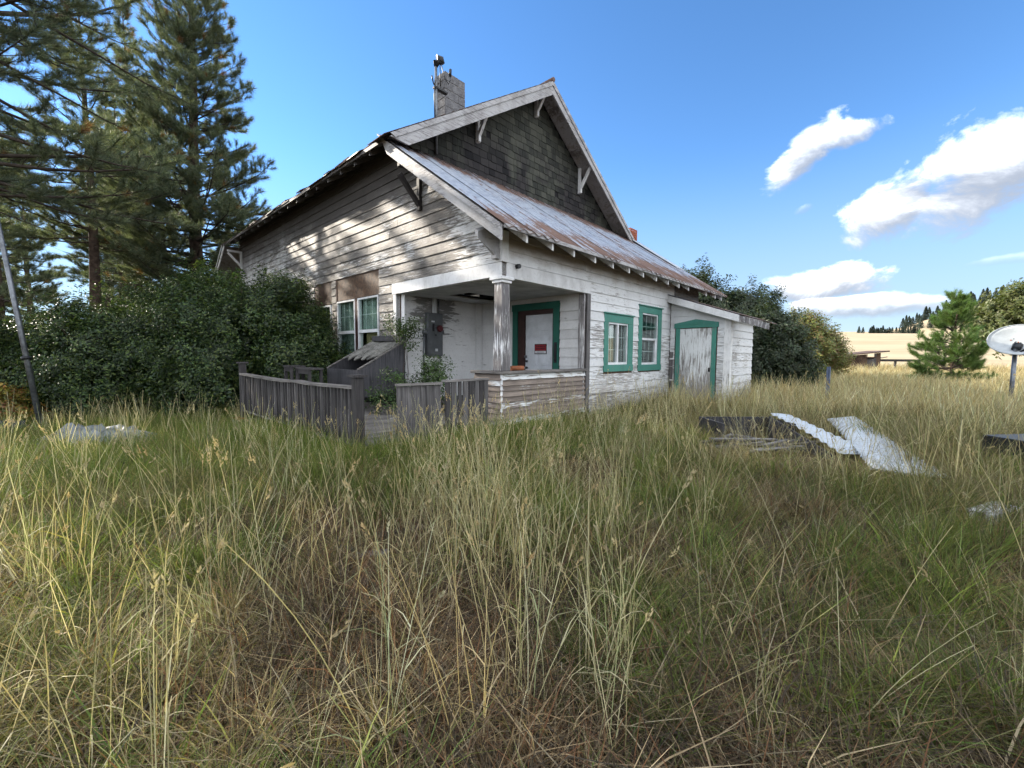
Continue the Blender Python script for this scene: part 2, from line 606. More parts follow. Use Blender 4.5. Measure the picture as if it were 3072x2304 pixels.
corrugated('rusty_roof', (0.33, 0.365, 0.42), (0.20, 0.125, 0.10), 0.585, True, (0.21, 0.24, 0.30))
corrugated('galv_sheet', (0.40, 0.43, 0.46), (0.30, 0.25, 0.21), 0.84, False, (0.40, 0.45, 0.50))
corrugated('old_roof', (0.17, 0.17, 0.175), (0.12, 0.07, 0.055), 0.66, True, (0.12, 0.125, 0.13))


def shingle_mat():
    m, g = newmat('shingles')
    co = house_coords(g)
    x, y, z = g.sep(co)
    rnd = g.n('ShaderNodeObjectInfo').outputs['Random']
    gr = g.noise(g.scale(co, (26, 4, 2.0)), 1.6, 5.0, 0.65)
    n = g.noise(g.scale(co, (1.0, 1.0, 0.7)), 0.75, 5.0, 0.62, 0.5)
    moss = g.mix(rnd, (0.030, 0.033, 0.029), (0.078, 0.080, 0.066))
    dark = g.mix(rnd, (0.012, 0.012, 0.014), (0.042, 0.039, 0.040))
    pale = g.mix(gr, (0.05, 0.052, 0.042), (0.125, 0.125, 0.10))
    low = g.ss(g.m('ADD', z, g.m('MULTIPLY', n, 3.2)), 10.6, 9.0)
    col = g.mix(g.m('MULTIPLY', g.ss(gr, 0.45, 0.75), 0.5), moss, pale)
    col = g.mix(g.m('MULTIPLY', low, g.ss(n, 0.40, 0.60)), col, dark)
    finish(g, col, 0.9, g.bump(gr, 0.6, 0.01), spec=0.15)
    MATS['shingles'] = m


shingle_mat()


def glass_mat(name, tint=(0.86, 0.92, 0.9)):
    m, g = newmat(name)
    fr = g.n('ShaderNodeLayerWeight', {'Blend': 0.5})
    co = g.n('ShaderNodeTexCoord').outputs['Object']
    n = g.noise(co, 1.1, 2.0, 0.5)
    nm = g.bump(n, 0.06, 0.05)
    tr = g.n('ShaderNodeBsdfTransparent', {'Color': tint + (1.0,)})
    gl = g.n('ShaderNodeBsdfGlossy', {'Color': (0.9, 0.95, 0.95, 1), 'Roughness': 0.02, 'Normal': nm})
    f = g.m('ADD', g.m('MULTIPLY', g.m('POWER', fr.outputs['Facing'], 3.0), 0.55), 0.05, clamp=True)
    mx = g.n('ShaderNodeMixShader', {0: f, 1: tr.outputs[0], 2: gl.outputs[0]})
    g.n('ShaderNodeOutputMaterial', {'Surface': mx.outputs[0]})
    MATS[name] = m


glass_mat('glass')


def leaf_mat(name, trans=0.35, rough=0.5, spec=0.35, sat=1.0, gain=1.0, vary=True):
    """colour comes from the mesh's own leaf colours, varied a little per clump"""
    m, g = newmat(name)
    at = g.n('ShaderNodeAttribute', attribute_name='Col').outputs['Color']
    rnd = g.n('ShaderNodeObjectInfo').outputs['Random']
    if not vary:
        rnd = 0.5
    hs = g.n('ShaderNodeHueSaturation', {'Hue': g.m('ADD', 0.485, g.m('MULTIPLY', rnd, 0.03)) if vary else 0.5, 'Saturation': sat, 'Value': g.m('MULTIPLY', g.m('ADD', 0.72, g.m('MULTIPLY', rnd, 0.56)), gain) if vary else gain, 'Color': at})
    b = g.n('ShaderNodeBsdfPrincipled', {'Base Color': hs.outputs[0], 'Roughness': rough, 'Specular IOR Level': spec})
    t = g.n('ShaderNodeBsdfTranslucent', {'Color': g.mix(1.0, hs.outputs[0], (1.25, 1.25, 0.7), 'MULTIPLY')})
    mx = g.n('ShaderNodeMixShader', {0: trans, 1: b.outputs[0], 2: t.outputs[0]})
    g.n('ShaderNodeOutputMaterial', {'Surface': mx.outputs[0]})
    MATS[name] = m


leaf_mat('leaf', 0.35, 0.45, 0.4)
leaf_mat('needle', 0.40, 0.5, 0.3)
leaf_mat('grass', 0.32, 0.6, 0.2, vary=False)


def ground_mat():
    m, g = newmat('ground_soil')
    co = g.n('ShaderNodeNewGeometry').outputs['Position']
    x, y, z = g.sep(co)
    n1 = g.noise(co, 0.55, 6.0, 0.6, 0.3)
    n2 = g.noise(co, 9.0, 6.0, 0.7, 0.2)
    n3 = g.noise(g.scale(co, (60, 14, 20)), 1.0, 4.0, 0.7, 1.0)
    litter = g.mix(g.ss(n3, 0.4, 0.68), (0.035, 0.026, 0.02), (0.16, 0.115, 0.07))
    litter = g.mix(g.m('MULTIPLY', g.ss(n1, 0.5, 0.7), 0.5), litter, (0.06, 0.06, 0.03))
    # stubble on the far slope with faint drill rows
    n4 = g.noise(g.scale(co, (0.02, 0.09, 0.0)), 1.0, 5.0, 0.6, 0.6)
    stub = g.mix(g.ss(n4, 0.3, 0.7), (0.37, 0.30, 0.195), (0.46, 0.38, 0.26))
    stub = g.mix(g.m('MULTIPLY', n2, 0.25), stub, (0.30, 0.22, 0.11))
    col = g.mix(g.ss(y, 26.0, 55.0), litter, stub)
    finish(g, col, 0.95, g.bump(n2, 0.6, 0.03), spec=0.1)
    MATS['ground_soil'] = m


ground_mat()


# ------------------------------------------------------------------ ground
def sstep(x, a, b):
    t = np.clip((np.asarray(x, float) - a) / (b - a), 0, 1)
    return t * t * (3 - 2 * t)


def zg(x, y):
    x = np.asarray(x, float)
    y = np.asarray(y, float)
    r = x / np.maximum(y, 1.0)
    z = -0.24 * sstep(-x, 3.0, 7.0) * sstep(y, 2.0, 7.0)
    z = z + 0.03 * np.sin(x * 1.3 + 0.4) * np.sin(y * 0.9) + 0.02 * np.sin(x * 2.9 + y * 1.7)
    right = sstep(r, 0.35, 0.75) * (y > 0)
    z = z + right * (15.0 * sstep(y, 55.0, 255.0) - 5.0 * sstep(y, 260.0, 330.0))
    z = z + sstep(r, 0.84, 1.16) * sstep(y, 285.0, 430.0) * 36.0 * (y > 0)
    z = z + right * sstep(y, 300.0, 420.0) * 16.0
    return z


def build_ground():
    radii = np.concatenate([np.linspace(0.0, 12.0, 25)[1:], np.geomspace(12.6, 5000.0, 110)])
    na = 240
    ang = np.linspace(0, 2 * np.pi, na, endpoint=False)
    vs = [(0.0, 0.0, float(zg(0.0, 0.0)))]
    fs = []
    for r in radii:
        xs = np.sin(ang) * r
        ys = np.cos(ang) * r
        zs = zg(xs, ys)
        vs += list(zip(xs.tolist(), ys.tolist(), zs.tolist()))
    for k in range(na):
        fs.append((0, 1 + (k + 1) % na, 1 + k))
    for i in range(len(radii) - 1):
        b = 1 + i * na
        for k in range(na):
            fs.append((b + k, b + (k + 1) % na, b + na + (k + 1) % na, b + na + k))
    me = bpy.data.meshes.new('ground')
    me.from_pydata(vs, [], fs)
    me.polygons.foreach_set('use_smooth', np.ones(len(fs), dtype=bool))
    me.materials.append(MATS['ground_soil'])
    me.update()
    o = bpy.data.objects.new('ground', me)
    COL.objects.link(o)
    tag(o, kind='structure')


build_ground()

# ------------------------------------------------------------------ house
EXPO = 0.2285
ZROW = 3.38
PENT_K = 0.70


def pent_z(v):
    return 3.87 + PENT_K * (v + 0.6)


def board(parent, axis, plane, sgn, b0, b1, t0, t1, z0, z1, mat, thick=0.03, name='clapboard'):
    """one lapped board; runs b0..b1 along the bottom and t0..t1 along the top"""
    jz = R.uniform(-0.004, 0.004)
    tb = thick + R.uniform(-0.004, 0.006)
    sag = R.uniform(-0.006, 0.006)

    def P(a, n, z):
        return (a, plane + sgn * n, z) if axis == 'u' else (plane + sgn * n, a, z)
    m = MB()
    m.hexa([P(b0, 0.0, z0 + jz), P(b1, 0.0, z0 + jz + sag), P(b1, tb, z0 + jz + sag), P(b0, tb, z0 + jz),
            P(t0, 0.0, z1), P(t1, 0.0, z1), P(t1, 0.007, z1), P(t0, 0.007, z1)])
    return m.build(name, mat, parent)


def clapboards(parent, axis, plane, sgn, a0, a1, z0, z1, mat, expo=EXPO, zref=ZROW, holes=(), lo=None, hi=None, join=(2.4, 4.6), thick=0.031):
    k0 = math.floor((z0 - zref) / expo)
    z = zref + k0 * expo
    while z < z1 - 0.03:
        zb, zt = max(z, z0), min(z + expo, z1)
        if zt - zb < 0.05:
            z += expo
            continue
        zc = (zb + zt) / 2
        L0 = max(a0, lo(zb)) if lo else a0
        L1 = max(a0, lo(zt)) if lo else a0
        H0 = min(a1, hi(zb)) if hi else a1
        H1 = min(a1, hi(zt)) if hi else a1
        iv = [[L0, H0]]
        for (h0, h1, hz0, hz1) in holes:
            if hz0 < zc < hz1:
                nv = []
                for s, e in iv:
                    if h1 <= s or h0 >= e:
                        nv.append([s, e])
                        continue
                    if h0 > s:
                        nv.append([s, h0])
                    if h1 < e:
                        nv.append([h1, e])
                iv = nv
        for s, e in iv:
            cuts = [s]
            x = s + R.uniform(*join) * R.uniform(0.5, 1.0)
            while x < e - 0.5:
                cuts.append(x)
                x += R.uniform(*join)
            cuts.append(e)
            for i in range(len(cuts) - 1):
                c0, c1 = cuts[i], cuts[i + 1]
                if c1 - c0 < 0.04:
                    continue
                g0 = 0.0 if i == 0 else 0.002
                b0 = L0 if abs(c0 - L0) < 1e-6 else c0 + g0
                t0 = L1 if abs(c0 - L0) < 1e-6 else c0 + g0
                b1 = H0 if abs(c1 - H0) < 1e-6 else c1 - 0.002
                t1 = H1 if abs(c1 - H0) < 1e-6 else c1 - 0.002
                if t1 - t0 < 0.03 and b1 - b0 < 0.06:
                    continue
                board(parent, axis, plane, sgn, b0, b1, t0, max(t1, t0 + 0.02), zb, zt + (0.016 if zt < z1 - 1e-6 else 0.0), mat, thick)
        z += expo


# ---- left wall (plane u = 0)
m = MB()
m.box(0.002, 0.1, 3.73, 4.55, 0.0, 6.80)
m.box(0.002, 0.1, 4.55, 8.75, 0.0, 1.26)
m.box(0.002, 0.1, 4.55, 8.75, 3.86, 6.80)
m.box(0.002, 0.1, 7.12, 7.42, 1.26, 3.86)
m.box(0.002, 0.1, 8.75, 17.0, 0.0, 6.80)
m.box(0.002, 0.1, 0.0, 3.73, 3.12, 4.14)
m.poly([(0.002, 0.0, 4.14), (0.002, 3.73, 4.14), (0.002, 3.73, 6.79), (0.002, 3.72, 6.79)], (0.098, 0, 0))
wl = m.build('wall', MATS['sheathing'], house)
clapboards(wl, 'v', 0.0, -1, 0.0, 17.0, 0.25, 6.80, MATS['paint_left'],
           holes=[(-1, 3.87, 0, 3.375), (4.56, 7.13, 1.0, 3.84), (7.42, 8.74, 1.0, 3.78)],
           lo=lambda z: (z - 4.16) / PENT_K if z > 4.16 else -1.0)
# bare sheathing above the windows
m = MB()
m.box(-0.006, 0.05, 4.56, 7.13, 3.19, 3.86)
m.build('bare_sheathing', MATS['sheathing'], wl)
m = MB()
m.box(-0.006, 0.05, 7.42, 8.75, 3.14, 3.86)
m.build('bare_sheathing', MATS['sheathing'], wl)
m = MB()
m.box(-0.03, 0.02, 8.55, 10.2, 3.80, 3.93)
m.build('loose_board', MATS['grey_wood_flat'], wl)

# ---- right wall (plane v = 0)
m = MB()
m.box(2.9, 3.9, 0.002, 0.1, 0.0, 3.98)
m.box(3.9, 4.97, 0.002, 0.1, 0.0, 1.35)
m.box(3.9, 4.97, 0.002, 0.1, 2.47, 3.98)
m.box(4.97, 5.79, 0.002, 0.1, 0.0, 3.98)
m.box(5.79, 6.86, 0.002, 0.1, 0.0, 1.33)
m.box(5.79, 6.86, 0.002, 0.1, 2.86, 3.98)
m.box(6.86, 10.1, 0.002, 0.1, 0.0, 3.98)
m.box(0.101, 2.9, 0.002, 0.1, 3.12, 3.98)
wr = m.build('wall', MATS['sheathing'], house)
clapboards(wr, 'u', 0.0, -1, 0.0, 10.1, 0.12, 3.98, MATS['paint_right'],
           holes=[(-1, 3.05, 0, 3.375), (3.70, 5.24, 1.18, 2.67), (5.58, 7.09, 1.16, 3.03)])
# raw boards at the far end under the eave
for z0 in (3.27, 3.5, 3.73):
    board(wr, 'u', -0.03, -1, 8.0, 10.08, 8.0, 10.08, z0, z0 + 0.226, MATS['orange_wood'] if False else MATS['grey_wood_flat'], 0.02)

# ---- remaining outer walls
m = MB()
m.poly([(10.0, 0.101, 0.0), (10.0, 17.0, 0.0), (10.0, 17.0, 6.3), (10.0, 3.3, 6.3), (10.0, 0.101, 4.1)], (0.1, 0, 0))
m.box(0.101, 10.0, 16.9, 17.0, 0.0, 6.4)
m.build('wall', MATS['paint_right'], house)

# ---- porch: inner walls, floor, ceiling
PH = 3.10
m = MB()
m.box(2.86, 2.96, 0.101, 0.95, 0.0, PH + 0.05)
m.box(2.86, 2.96, 2.18, 3.7, 0.0, PH + 0.05)
m.box(2.86, 2.96, 0.95, 2.18, 2.77, PH + 0.05)
wd = m.build('wall', MATS['sheathing'], house)
clapboards(wd, 'v', 2.858, -1, 0.11, 3.68, 0.40, PH, MATS['paint_porch'], holes=[(0.74, 2.38, 0, 2.95)], join=(3, 6))
m = MB()
m.box(0.101, 2.86, 3.7, 3.8, 0.0, PH + 0.05)
wp = m.build('wall', MATS['sheathing'], house)
clapboards(wp, 'u', 3.698, -1, 0.13, 2.83, 0.40, PH, MATS['paint_porch'], join=(3, 6))
m = MB()
m.box(2.60, 2.82, 3.63, 3.668, 0.4, PH)
m.build('corner_board', MATS['paint_porch'], wp)
m = MB()
for i in range(20):
    m.box(0.02, 2.85, 0.03 + i * 0.183, 0.03 + i * 0.183 + 0.178, 0.34, 0.40)
m.build('porch_floor', MATS['grey_wood_flat'], house)
# ceiling with a missing panel
m = MB()
m.box(0.101, 1.02, 0.101, 3.7, PH, PH + 0.03)
m.box(1.02, 2.55, 0.101, 2.14, PH, PH + 0.03)
m.box(1.02, 2.55, 2.95, 3.7, PH, PH + 0.03)
m.box(2.55, 2.86, 0.101, 3.7, PH, PH + 0.03)
m.build('porch_ceiling', MATS['ceiling_paint'], house)
m = MB()
m.box(0.101, 2.86, 0.101, 3.7, PH + 0.45, PH + 0.5)
m.box(1.55, 1.60, 2.14, 2.95, PH + 0.05, PH + 0.2)
m.box(2.1, 2.15, 2.14, 2.95, PH + 0.05, PH + 0.2)
m.build('ceiling_void', MATS['black_inside'], house)
# beams round the porch opening
m = MB()
m.box(-0.036, 0.098, 0.0, 3.9, 3.105, 3.372)
m.build('porch_beam', MATS['paint_beam'], house, 0.006)
m = MB()
m.box(0.10, 3.06, -0.036, 0.098, 3.085, 3.372)
m.build('porch_beam', MATS['paint_beam'], house, 0.006)
# posts at both ends of the opening
m = MB()
m.box(-0.03, 0.10, 3.73, 3.86, 0.30, 3.103)
m.build('porch_post', MATS['paint_trim'], house, 0.006)
m = MB()
m.box(0.102, 0.13, 3.55, 3.69, 0.40, 3.10)
m.build('corner_board', MATS['paint_trim'], house)
m = MB()
m.box(2.90, 3.05, -0.034, 0.10, 0.10, 3.083)
m.build('porch_post', MATS['grey_wood'], house, 0.006)
m = MB()
m.box(2.80, 2.855, 0.0, 0.15, 0.40, 3.083)
m.build('corner_board', MATS['paint_column'], house)
# corner boards above the column
m = MB()
m.box(-0.05, 0.0, -0.05, 0.12, 3.375, 3.95)
m.box(0.0, 0.13, -0.05, -0.002, 3.375, 3.95)
m.build('corner_board', MATS['paint_trim'], house)
# corner column with capital
m = MB()
a, b = 0.0, 0.012
m.hexa([(-0.02, -0.02, 1.28), (0.23, -0.02, 1.28), (0.23, 0.23, 1.28), (-0.02, 0.23, 1.28), (0.0, 0.0, 3.0), (0.21, 0.0, 3.0), (0.21, 0.21, 3.0), (0.0, 0.21, 3.0)])
col_o = m.build('column', MATS['paint_column'], house, 0.008)
m = MB()
m.box(-0.035, 0.245, -0.035, 0.245, 2.985, 3.04)
m.box(-0.07, 0.28, -0.07, 0.28, 3.041, 3.102)
m.build('capital', MATS['paint_beam'], col_o, 0.008)

# half wall of narrow boards round the porch
m = MB()
m.box(0.04, 2.90, 0.03, 0.14, 0.12, 1.215)
rw = m.build('half_wall', MATS['dark_wood'], house)
clapboards(rw, 'u', 0.03, -1, 0.0, 2.90, 0.10, 1.215, MATS['paint_rail'], expo=0.111, zref=0.10, join=(6, 9), thick=0.045)
m = MB()
m.box(-0.05, 2.90, -0.06, 0.2, 1.216, 1.275)
m.build('rail_cap', MATS['grey_wood_flat'], rw, 0.01)
m = MB()
m.box(0.03, 0.14, 0.141, 0.80, 0.12, 1.215)
rw2 = m.build('half_wall', MATS['dark_wood'], house)
clapboards(rw2, 'v', 0.03, -1, 0.0, 0.80, 0.10, 1.215, MATS['paint_rail'], expo=0.111, zref=0.10, join=(6, 9), thick=0.045)
m = MB()
m.box(-0.06, 0.2, 0.201, 0.86, 1.217, 1.276)
m.build('rail_cap', MATS['grey_wood_flat'], rw2, 0.01)
m = MB()
m.box(-0.005, 0.027, -0.005, 0.027, 0.10, 1.214)
m.build('corner_board', MATS['paint_beam'], rw)
# porch foundation
m = MB()
m.box(0.06, 10.0, 0.12, 16.8, -0.6, 0.118)
m.build('foundation', MATS['concrete'], house)

# ---- front door with panels
dr = MB().box(2.90, 2.94, 0.98, 1.95, 0.42, 2.67).build('door', MATS['door_paint'], house, 0.004)
for (v0, v1) in ((1.08, 1.40), (1.53, 1.85)):
    for (z0, z1) in ((0.56, 1.16), (1.32, 2.10), (2.24, 2.54)):
        m = MB()
        m.box(2.890, 2.905, v0, v1, z0, z1)
        q = m.build('door_panel', MATS['door_paint'], dr, 0.012)
        m = MB()
        m.box(2.883, 2.8895, v0 + 0.05, v1 - 0.05, z0 + 0.05, z1 - 0.05)
        m.build('door_panel', MATS['door_paint'], dr, 0.006)
for z, r in ((1.43, 0.032), (1.25, 0.036)):
    m = MB()
    m.tube([(2.90, 1.885, z), (2.87, 1.885, z), (2.84, 1.885, z)], [r * 0.8, r, r * 0.8], 10)
    m.build('door_knob', MATS['dark_metal'], dr)
m = MB()
m.box(2.86, 2.90, 1.89, 1.98, 1.52, 1.585)
m.build('latch', MATS['steel_pipe'], dr)
# dark jamb and green casing
m = MB()
m.box(2.84, 2.95, 1.955, 2.18, 0.40, 2.79)
m.box(2.84, 2.95, 0.93, 0.975, 0.40, 2.79)
m.box(2.84, 2.95, 0.976, 1.954, 2.675, 2.79)
m.build('door_frame', MATS['brown_frame'], dr)
m = MB()
m.box(2.80, 2.855, 2.181, 2.36, 0.40, 2.79)
m.box(2.80, 2.855, 0.76, 0.929, 0.40, 2.79)
m.box(2.795, 2.855, 0.74, 2.38, 2.791, 2.97)
m.build('door_casing', MATS['green_door_trim'], dr, 0.004)
m = MB()
m.tube([(2.78, 0.84, 1.42), (2.74, 0.84, 1.46), (2.74, 0.84, 1.85), (2.78, 0.84, 1.9)], 0.012, 6)
m.box(2.785, 2.80, 0.80, 0.88, 1.40, 1.92)
m.build('pull_handle', MATS['dark_metal'], dr)

# ---- windows of the right wall
def window(u0, u1, z0, z1, tu0, tu1, tz0, tz1, hung):
    w = MB().box(tu0, tu1, -0.035, 0.0, z1, tz1).build('window', MATS['green_trim'], house, 0.004)
    mm = MB()
    mm.box(tu0 - 0.03, tu1 + 0.03, -0.075, 0.0, tz1 + 0.001, tz1 + 0.03)
    mm.build('drip_cap', MATS['green_trim'], w, 0.004)
    for nm, a in (('casing', (tu0, u0)), ('casing', (u1, tu1))):
        mm = MB()
        mm.box(a[0], a[1], -0.035, 0.0, z0 + 0.001, z1 - 0.001)
        mm.build(nm, MATS['green_trim'], w, 0.004)
    mm = MB()
    mm.box(tu0 - 0.01, tu1 + 0.01, -0.05, 0.0, tz0, z0)
    mm.build('sill', MATS['green_trim'], w, 0.004)
    fr = MB()
    t = 0.045
    for a in ((u0, u0 + t, z0, z1), (u1 - t, u1, z0, z1), (u0 + t, u1 - t, z0, z0 + t * 1.4), (u0 + t, u1 - t, z1 - t, z1)):
        fr.box(a[0], a[1], -0.012, 0.09, a[2] + 0.001, a[3] - 0.001)
    fr.build('frame', MATS['white_vinyl'], w)
    um, zm = (u0 + u1) / 2, (z0 + z1) / 2
    if hung:
        mm = MB()
        mm.box(u0 + t, u1 - t, -0.008, 0.06, zm - 0.03, zm + 0.03)
        mm.build('meeting_rail', MATS['white_vinyl'], w)
        lights = [(u0 + t, u1 - t, zm + 0.03, z1 - t, 3, 2, 0.02), (u0 + t, u1 - t - 0.09, z0 + t * 1.4, zm - 0.03, 3, 2, 0.05)]
        mm = MB()
        mm.box(u1 - t - 0.09, u1 - t, 0.0, 0.07, z0 + t * 1.4, zm - 0.03)
        mm.build('sash_stile', MATS['white_vinyl'], w)
    else:
        mm = MB()
        mm.box(um - 0.03, um + 0.035, -0.008, 0.06, z0 + t * 1.4, z1 - t)
        mm.build('meeting_stile', MATS['white_vinyl'], w)
        lights = [(u0 + t, um - 0.03, z0 + t * 1.4, z1 - t, 2, 3, 0.05), (um + 0.035, u1 - t, z0 + t * 1.4, z1 - t, 2, 3, 0.02)]
    for (a0, a1, b0, b1, nx, nz, dep) in lights:
        pn = MB()
        pn.box(a0, a1, dep, dep + 0.005, b0, b1)
        pane = pn.build('pane', MATS['glass'], w)
        gr = MB()
        for i in range(1, nx):
            x = a0 + (a1 - a0) * i / nx
            gr.box(x - 0.008, x + 0.008, dep + 0.008, dep + 0.018, b0, b1)
        for i in range(1, nz):
            z = b0 + (b1 - b0) * i / nz
            gr.box(a0, a1, dep + 0.0191, dep + 0.026, z - 0.008, z + 0.008)
        gr.build('muntins', MATS['white_vinyl'], w)
    return w


def curtain(name, mat, axis, p, a0, a1, z0, z1, n=9, amp=0.02, split=None):
    mm = MB()
    k = n * 4
    pts = []
    for i in range(k + 1):
        a = a0 + (a1 - a0) * i / k
        pts.append((a, p + amp * math.sin(i * math.pi / 2.1) + R.uniform(-0.004, 0.004)))
    for i in range(k):
        (a, q), (b, r) = pts[i], pts[i + 1]
        za, zb = z0, z0
        if split:
            za = z0 + split * i / k
            zb = z0 + split * (i + 1) / k
        if axis == 'u':
            mm.quad((a, q, za), (b, r, zb), (b, r, z1), (a, q, z1))
        else:
            mm.quad((q, a, za), (r, b, zb), (r, b, z1), (q, a, z1))
    return mm.build(name, mat, house)


window(3.91, 4.96, 1.35, 2.465, 3.70, 5.24, 1.17, 2.68, False)
window(5.795, 6.85, 1.33, 2.845, 5.57, 7.09, 1.15, 3.04, True)
curtain('curtain', MATS['curtain'], 'u', 0.2, 3.95, 4.22, 1.38, 2.3, 3)
curtain('curtain', MATS['curtain_grey'], 'u', 0.26, 4.3, 4.98, 1.36, 2.45, 5)
curtain('curtain', MATS['curtain_grey'], 'u', 0.55, 5.75, 6.9, 1.30, 2.3, 8)


def window_left(v0, v1, z0, z1):
    zm = 2.235
    t = 0.05
    w = MB()
    for a in ((v0, v0 + t, z0, z1), (v1 - t, v1, z0, z1), (v0 + t, v1 - t, z0, z0 + 0.07), (v0 + t, v1 - t, z1 - t, z1)):
        w.box(-0.03, 0.08, a[0], a[1], a[2] + 0.001, a[3] - 0.001)
    w = w.build('window', MATS['white_vinyl'], house)
    mm = MB()
    mm.box(-0.026, 0.07, v0 + t, v1 - t, zm - 0.045, zm + 0.04)
    mm.build('meeting_rail', MATS['white_vinyl'], w)
    for (b0, b1, dep, gz) in ((zm + 0.04, z1 - t, 0.01, True), (z0 + 0.07, zm - 0.045, 0.035, False)):
        mm = MB()
        mm.box(dep, dep + 0.005, v0 + t, v1 - t, b0, b1)
        mm.build('pane', MATS['glass'], w)
        gr = MB()
        if gz:
            for i in (1, 2):
                a = v0 + t + (v1 - v0 - 2 * t) * i / 3
                gr.box(dep + 0.008, dep + 0.018, a - 0.009, a + 0.009, b0, b1)
            z = (b0 + b1) / 2
            gr.box(dep + 0.0191, dep + 0.026, v0 + t, v1 - t, z - 0.009, z + 0.009)
            gr.build('muntins', MATS['white_vinyl'], w)
    return w


window_left(4.60, 5.74, 1.28, 3.17)
window_left(5.92, 7.06, 1.28, 3.17)
window_left(7.50, 8.66, 1.28, 3.12)
m = MB()
m.box(-0.02, 0.06, 5.745, 5.915, 1.2, 3.19)
m.build('mullion', MATS['brown_frame'], wl)
m = MB()
m.box(-0.022, 0.06, 7.065, 7.12, 1.2, 3.80)
m.build('mullion', MATS['brown_frame'], wl)
curtain('curtain', MATS['curtain'], 'v', 0.22, 4.66, 5.68, 1.3, 2.22, 8)
curtain('curtain', MATS['blind_reflection'], 'v', 0.12, 4.62, 5.72, 2.24, 3.15, 3, 0.004)  # backing that gives the pane its painted green reflection
curtain('curtain', MATS['blind_reflection'], 'v', 0.12, 5.94, 7.04, 1.4, 3.15, 3, 0.004)
m = MB()
for (a, b) in ((4.56, 4.60), (7.06, 7.5), (8.66, 8.75)):
    pass
# dark rooms behind the glass
m = MB()
m.box(0.3, 9.9, 0.2, 16.8, 0.38, 0.42)
m.box(0.101, 9.99, 3.81, 16.89, 3.30, 3.34)
m.box(2.97, 9.99, 0.101, 3.80, 3.30, 3.34)
m.box(3.0, 9.9, 2.4, 2.45, 0.42, 3.3)
m.box(2.2, 2.25, 3.9, 16.8, 0.42, 3.3)
m.build('interior', MATS['inside_wall'], house)

# ------------------------------------------------------------------ roofs
U0, U1 = -0.64, 11.22


def roof_sheet(u0, u1, v0, v1, zf, mat, parent, waves=4, amp=0.017, name='roof_sheet', nv=2, bend=0.0):
    n = waves * 6
    vs, fs = [], []
    for j in range(nv):
        t = j / (nv - 1)
        v = v0 + (v1 - v0) * t
        for i in range(n + 1):
            u = u0 + (u1 - u0) * i / n
            z = zf(u, v) + amp * math.cos(2 * math.pi * (i / n) * waves)
            z += bend * t * t
            vs.append((u, v, z))
    for j in range(nv - 1):
        for i in range(n):
            a = j * (n + 1) + i
            fs.append((a, a + 1, a + n + 2, a + n + 1))
    me = bpy.data.meshes.new(name)
    me.from_pydata(vs, [], fs)
    me.polygons.foreach_set('use_smooth', np.ones(len(fs), dtype=bool))
    me.materials.append(mat)
    o = bpy.data.objects.new(name, me)
    COL.objects.link(o)
    o.parent = parent
    md = o.modifiers.new('thickness', 'SOLIDIFY')
    md.thickness = 0.004
    return o


# pent roof along the right wall
m = MB()
m.hexa([(U0 + 0.03, -0.62, pent_z(-0.62) - 0.075), (U1 - 0.03, -0.62, pent_z(-0.62) - 0.075), (U1 - 0.03, 3.5, pent_z(3.5) - 0.075), (U0 + 0.03, 3.5, pent_z(3.5) - 0.075),
        (U0 + 0.03, -0.62, pent_z(-0.62) - 0.045), (U1 - 0.03, -0.62, pent_z(-0.62) - 0.045), (U1 - 0.03, 3.5, pent_z(3.5) - 0.045), (U0 + 0.03, 3.5, pent_z(3.5) - 0.045)])
pent = m.build('pent_roof', MATS['soffit'], house)
NS = 15
for i in range(NS):
    a = U0 + (U1 - U0) * i / NS
    b = U0 + (U1 - U0) * (i + 1) / NS
    lift = 0.006 * (i % 2) + R.uniform(0, 0.006)
    tw = R.uniform(-0.008, 0.008)
    roof_sheet(a, b + 0.015, -0.67 + R.uniform(-0.02, 0.02), 3.39, lambda u, v, l=lift, w=tw, c=(a + b) / 2: pent_z(v) - 0.022 + l + w * (u - c), MATS['rusty_roof'], pent, waves=3, amp=0.026, nv=6)
roof_sheet(10.3, 11.15, 0.9, 2.9, lambda u, v: pent_z(v) + 0.03, MATS['galv_sheet'], pent, waves=4, nv=6, bend=0.05, name='lifted_roof_sheet')
m = MB()
m.box(-0.585, 11.16, -0.655, -0.622, 3.765, 3.835)
m.build('eave_trim', MATS['paint_barge'], pent)
ru = [0.05, 0.81, 1.53, 2.34, 3.11, 3.89, 4.65, 5.42, 6.20, 6.97, 7.73, 9.30, 10.20, 10.88]
for u in ru:
    m = MB()
    h = 0.165
    za, zb = pent_z(-0.59) - 0.078, pent_z(0.25) - 0.078
    m.hexa([(u - 0.024, -0.59, za - h), (u + 0.024, -0.59, za - h), (u + 0.024, -0.003, pent_z(0) - 0.078 - h), (u - 0.024, -0.003, pent_z(0) - 0.078 - h),
            (u - 0.024, -0.59, za), (u + 0.024, -0.59, za), (u + 0.024, -0.003, pent_z(0) - 0.078), (u - 0.024, -0.003, pent_z(0) - 0.078)])
    m.build('rafter_tail', MATS['paint_trim'], pent)


def sloped(axis_pts, depth, name, mat, parent, bevel=0.0):
    mm = MB()
    mm.poly(axis_pts, depth)
    return mm.build(name, mat, parent, bevel)


